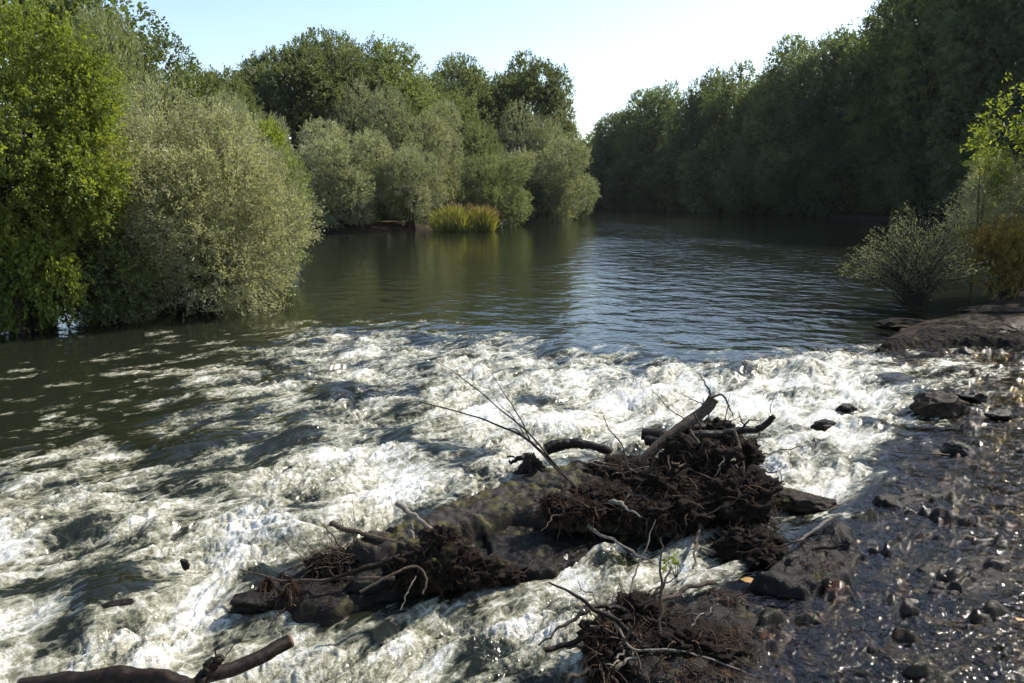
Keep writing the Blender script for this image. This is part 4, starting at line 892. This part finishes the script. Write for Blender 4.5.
# around the mossy stump
branch('pale_stub', 'short thick bleached stub rising left from the mossy stump', [(432, 530, 6.4), (414, 516, 6.5), (396, 503, 6.6)], 0.022, 0.026, 'dry_wood', seed=30, knob=0.1)
branch('grey_limb', 'grey broken limb pointing left from the mossy stump', [(405, 545, 6.2), (380, 538, 6.25), (355, 532, 6.3), (331, 524, 6.4)], 0.020, 0.026, 'brown_wood', end='cut_wood', seed=31, knob=0.12)
branch('upright_stub', 'pale upright stub between the limb and the mossy stump', [(411, 545, 6.3), (411, 534, 6.3), (410, 524, 6.3)], 0.03, 0.02, 'dry_wood', seed=32)
branch('low_branch', 'long dark branch lying level in the foam with debris hanging from it', [(395, 578, 5.75), (350, 578, 5.75), (310, 580, 5.75), (275, 579, 5.8), (240, 569, 5.9)], 0.018, 0.008, 'brown_wood', seed=33, wob=0.02)
branch('slanting_root', 'dark root slanting down left from the mossy stump', [(400, 556, 5.9), (372, 566, 5.8), (345, 574, 5.75), (320, 584, 5.7)], 0.024, 0.012, 'wet_wood', seed=34)
branch('front_root', 'thin brown root arching in front of the mossy stump', [(360, 592, 5.4), (390, 576, 5.5), (415, 566, 5.6), (426, 578, 5.5), (424, 594, 5.4)], 0.012, 0.009, 'brown_wood', seed=35, wob=0.015)
branch('thin_root', 'thin pale root dangling to the water below the mossy stump', [(416, 576, 5.5), (408, 592, 5.4), (400, 610, 5.3)], 0.005, 0.004, 'dry_wood', seed=36, wob=0.015, sides=6)
root_mass('twig_tangle', 'round tangle of fine twigs in the flow left of the mossy stump', [(345, 556, 0, 6.2, (0.16, 0.14, 0.07)), (318, 562, 0, 6.1, (0.12, 0.1, 0.05))], 420, 0.32, 40, fib='brown_wood', droop=0.12, fr=0.004, cat='twig tangle')
root_mass('hanging_debris', 'dark debris clump hanging from the left end of the low branch', [(268, 590, 0, 5.75, (0.05, 0.05, 0.10))], 220, 0.14, 41, droop=1.2, cat='debris')
root_mass('hanging_debris', 'dark debris clump hanging from the low branch, right of the other clump', [(291, 594, 0, 5.7, (0.05, 0.05, 0.13))], 260, 0.16, 42, droop=1.2, cat='debris')
# foreground debris
root_mass('root_clump', 'shaggy dark root clump trailing into the water at bottom centre', [(610, 640, 0, 4.75, (0.20, 0.2, 0.14)), (640, 612, 0, 5.0, (0.20, 0.2, 0.10)), (655, 655, 0, 4.6, (0.22, 0.18, 0.10)), (600, 675, 0, 4.45, (0.10, 0.12, 0.2)), (700, 640, -0.08, None, (0.25, 0.2, 0.07))], 2200, 0.16, 43, droop=1.0, nroot=30)
branch('broken_stick', 'thick dark broken stick pointing left from the shaggy root clump', [(620, 628, 4.8), (590, 636, 4.75), (570, 642, 4.72), (545, 651, 4.68)], 0.022, 0.020, 'wet_wood', seed=44, knob=0.2)
branch('bleached_branch', 'bleached forked branch lying along the bottom over the root clump',
       [(608, 611, 4.75), (620, 630, 4.65), (632, 648, 4.55), (665, 650, 4.5), (700, 655, 4.45), (730, 666, 4.4), (770, 682, 4.3)], 0.009, 0.007, 'dry_wood', [([(590, 626, 4.75), (612, 632, 4.7), (630, 648, 4.6)], 0.006, 0.005), ([(632, 648, 4.55), (633, 658, 4.5)], 0.006, 0.005)], seed=45, wob=0.015)
branch('mud_branch', 'brown branch half buried in the shelf above the root clump', [(640, 612, 5.0), (665, 600, 5.1), (690, 588, 5.25), (715, 582, 5.35)], 0.014, 0.020, 'brown_wood', seed=46)
branch('thin_twig', 'thin brown twig crossing the shelf right of the root clump', [(615, 605, 5.0), (650, 618, 4.85), (690, 640, 4.6)], 0.006, 0.005, 'brown_wood', seed=47)
branch('thin_twig', 'dark short twig hanging over the shelf edge at bottom centre', [(640, 600, 5.1), (646, 625, 4.9), (668, 645, 4.7)], 0.006, 0.005, 'wet_wood', seed=48)
# bottom left logs
branch('sunken_log', 'long wet log lying along the bottom left edge', [(20, 690, 4.25), (90, 680, 4.3), (150, 678, 4.3), (192, 688, 4.25)], 0.07, 0.055, 'wet_wood', cat='log', sides=14, seed=50, knob=0.15)
branch('cut_log', 'short dark log with a pale reddish cut end near the bottom left', [(205, 676, 4.35), (235, 668, 4.45), (262, 656, 4.55), (290, 641, 4.68)], 0.050, 0.048, 'wet_wood', end='cut_wood', cat='log', sides=14, seed=51, knob=0.05, wob=0.004)
branch('knotty_stub', 'knotty upright stub between the two bottom left logs', [(196, 690, 4.3), (206, 672, 4.35), (220, 655, 4.4)], 0.06, 0.028, 'wet_wood', [([(216, 660, 4.4), (217, 640, 4.42)], 0.008, 0.004), ([(222, 660, 4.4), (240, 640, 4.5), (252, 625, 4.6)], 0.004, 0.002)], cat='stump', sides=10, seed=52, knob=0.3)

# ------------------------------------------------------------------ haze
mh, t, out, N, L = mat('haze'); pv = N('ShaderNodeVolumePrincipled'); pv.inputs['Color'].default_value = (0.9, 0.95, 1, 1)
pv.inputs['Density'].default_value = 0.00008; pv.inputs['Anisotropy'].default_value = 0.3; L(pv.outputs[0], out.inputs['Volume'])
mb = MB(); bv = np.array([(a, b, c) for a in (-1600, 1600) for b in (-1600, 1600) for c in (-6.0, 60.0)], float)
mb.add(bv, [[0, 1, 3, 2], [4, 6, 7, 5], [0, 4, 5, 1], [2, 3, 7, 6], [0, 2, 6, 4], [1, 5, 7, 3]])
tag(mb.build('haze', mh, smooth=False), kind='stuff'); scene.cycles.volume_bounces = 0
# ------------------------------------------------------------------ stones and leaves on the shelf
def wz(x, y):
    D, Lv, S = fields(np.array([x]), np.array([y])); return float(Lv[0]), float(S[0])
rngs = random.Random(9)
protos = []
for k in range(5):
    mb = MB(); v, f = ICO[2]; q = v * 1.3 + k * 5
    v2 = v * (1 + 0.3 * fbm3(q, 3, k + 50))[:, None] * np.array([1, 0.75, 0.4]); mb.add(v2, f)
    m_ = wood_mat('cobble_%d' % k, *[((0.006, .005, .004), (.035, .028, .02)), ((0.012, .009, .006), (.07, .05, .03)), ((.02, .01, .006), (.09, .04, .024)), ((.012, .012, .006), (.06, .052, .022)), ((.03, .025, .02), (.13, .11, .085))][k], 0.35, 12, wet=0.6)
    protos.append(mb.build('cobble', m_)); protos[-1].location = (0, 0, 0)
used = [False] * 5; cnt = 0; tries = 0
lab = ['dark wet cobble in the thin water of the right hand shelf', 'brown wet cobble in the thin water of the right hand shelf', 'reddish wet cobble in the thin water of the right hand shelf', 'olive wet cobble in the thin water of the right hand shelf', 'pale wet cobble in the thin water of the right hand shelf']
while cnt < 45 and tries < 6000:
    tries += 1
    px = rngs.uniform(690, 1060); py = rngs.uniform(360, 700)
    p_ = at(px, py, -0.08); lv, s_ = wz(p_[0], p_[1])
    if s_ < 0.75: continue
    k = rngs.randrange(5)
    o = protos[k] if not used[k] else protos[k].copy()
    if used[k]: COL.objects.link(o)
    used[k] = True
    sc = rngs.uniform(0.03, 0.085); o.scale = (sc, sc, sc * rngs.uniform(0.7, 1.1)); o.rotation_euler = (0, 0, rngs.uniform(0, 6.28))
    o.location = (p_[0], p_[1], lv - 0.03 + rngs.uniform(-0.01, 0.015)); tag(o, lab[k], 'cobble', lab[k].split(' in ')[0] + 's'); cnt += 1
def fallen(name, label, px, py, z, sz, matn, rot):
    mb = MB(); c = at(px, py, z); k = 14; a = np.linspace(0, 2 * pi, k, endpoint=False)
    r = sz * (0.8 + 0.12 * np.cos(a * 3 + rot) + 0.09 * np.cos(a * 5 + 2 * rot)); V = np.stack([r * np.cos(a + rot) * 1.2, r * np.sin(a + rot), 0.12 * sz * np.sin(a * 2)], 1) + c
    V = np.vstack([V, c + [0, 0, 0.1 * sz]]); mb.add(V, np.array([[i, (i + 1) % k, k] for i in range(k)]), np.full(k, 0.7))
    return tag(mb.build(name, M[matn], origin=c), label, 'leaf')
rng = np.random.default_rng(55); n_ = 2600
lx, ly = rng.uniform(0.8, 7.5, n_), rng.uniform(3.6, 11, n_)
D_, L_, S_ = fields(lx, ly); k = (S_ > 0.85) & (D_ < 0.2) & (n2(lx * 1.6, ly * 1.6, 58) > -0.1); lx, ly, L_ = lx[k], ly[k], L_[k]; n_ = len(lx)
sbl = shelf_bed(lx, ly); lz = L_ - 0.045 + 1.9 * sbl * (1 - sstep(0.05, 0.2, sbl) * 0.4) + 0.008
dl = rng.normal(0, 1, (n_, 3)) * [1, 1, 0.15]; V, F = leaves(None, np.stack([lx, ly, lz], 1), dl, np.full(n_, 0.035), np.full(n_, 0.022), rng, flat=0.0)
V[..., 2] = lz[:, None] + (V[..., 2] - lz[:, None]) * 0.3
M['litter'] = leaf_mat('drowned_leaves', (0.02, 0.012, 0.006), (0.26, 0.15, 0.05), 0.1, (1, 1, 1))
mb = MB(); mb.add(V.reshape(-1, 3), F, rng.uniform(0, 1, n_) ** 2); tag(mb.build('leaf_litter', M['litter'], smooth=False), kind='stuff')
fallen('fallen_leaf', 'orange fallen leaf on the shelf below the bent branch', 748, 580, -0.10, 0.055, 'fallen', 0.3)
fallen('fallen_leaf', 'yellow fallen leaf in the lower right shallows', 988, 613, -0.04, 0.032, 'fallen', 1.3)
fallen('fallen_leaf', 'yellow fallen leaf at the right edge of the shallows', 1019, 619, -0.04, 0.026, 'fallen', 2.3)
fallen('fallen_leaf', 'small pale stonelike leaf in the shallows left of the hollow rock', 914, 601, -0.04, 0.04, 'dry_wood', 0.9)
def sprout():
    b = at(676, 578, -0.2); root = thing('seedling', 'small bright green seedling growing at the shelf edge behind the root clump', 'plant', b)
    rng = np.random.default_rng(8); mb = MB(); ml = MB()
    for k in range(6):
        e = b + np.array([rng.normal(0, .07), rng.normal(0, .05), rng.uniform(.08, .17)]); tube(mb, [b, (b + e) / 2 + [0, 0, .02], e], 0.003, 0.002, 4, 6, cap=False)
        V, F = leaves(None, np.repeat(e[None], 5, 0), rng.normal(0, 1, (5, 3)), np.full(5, .05), np.full(5, .03), rng); ml.add(V.reshape(-1, 3), F, np.full(5, .6))
    mb.build('stem', M['bark'], root); ml.build('leaves', M['yellow_leaf'], root, smooth=False)
sprout()
for o in bpy.data.objects:
    if 'wo' in o: del o['wo']
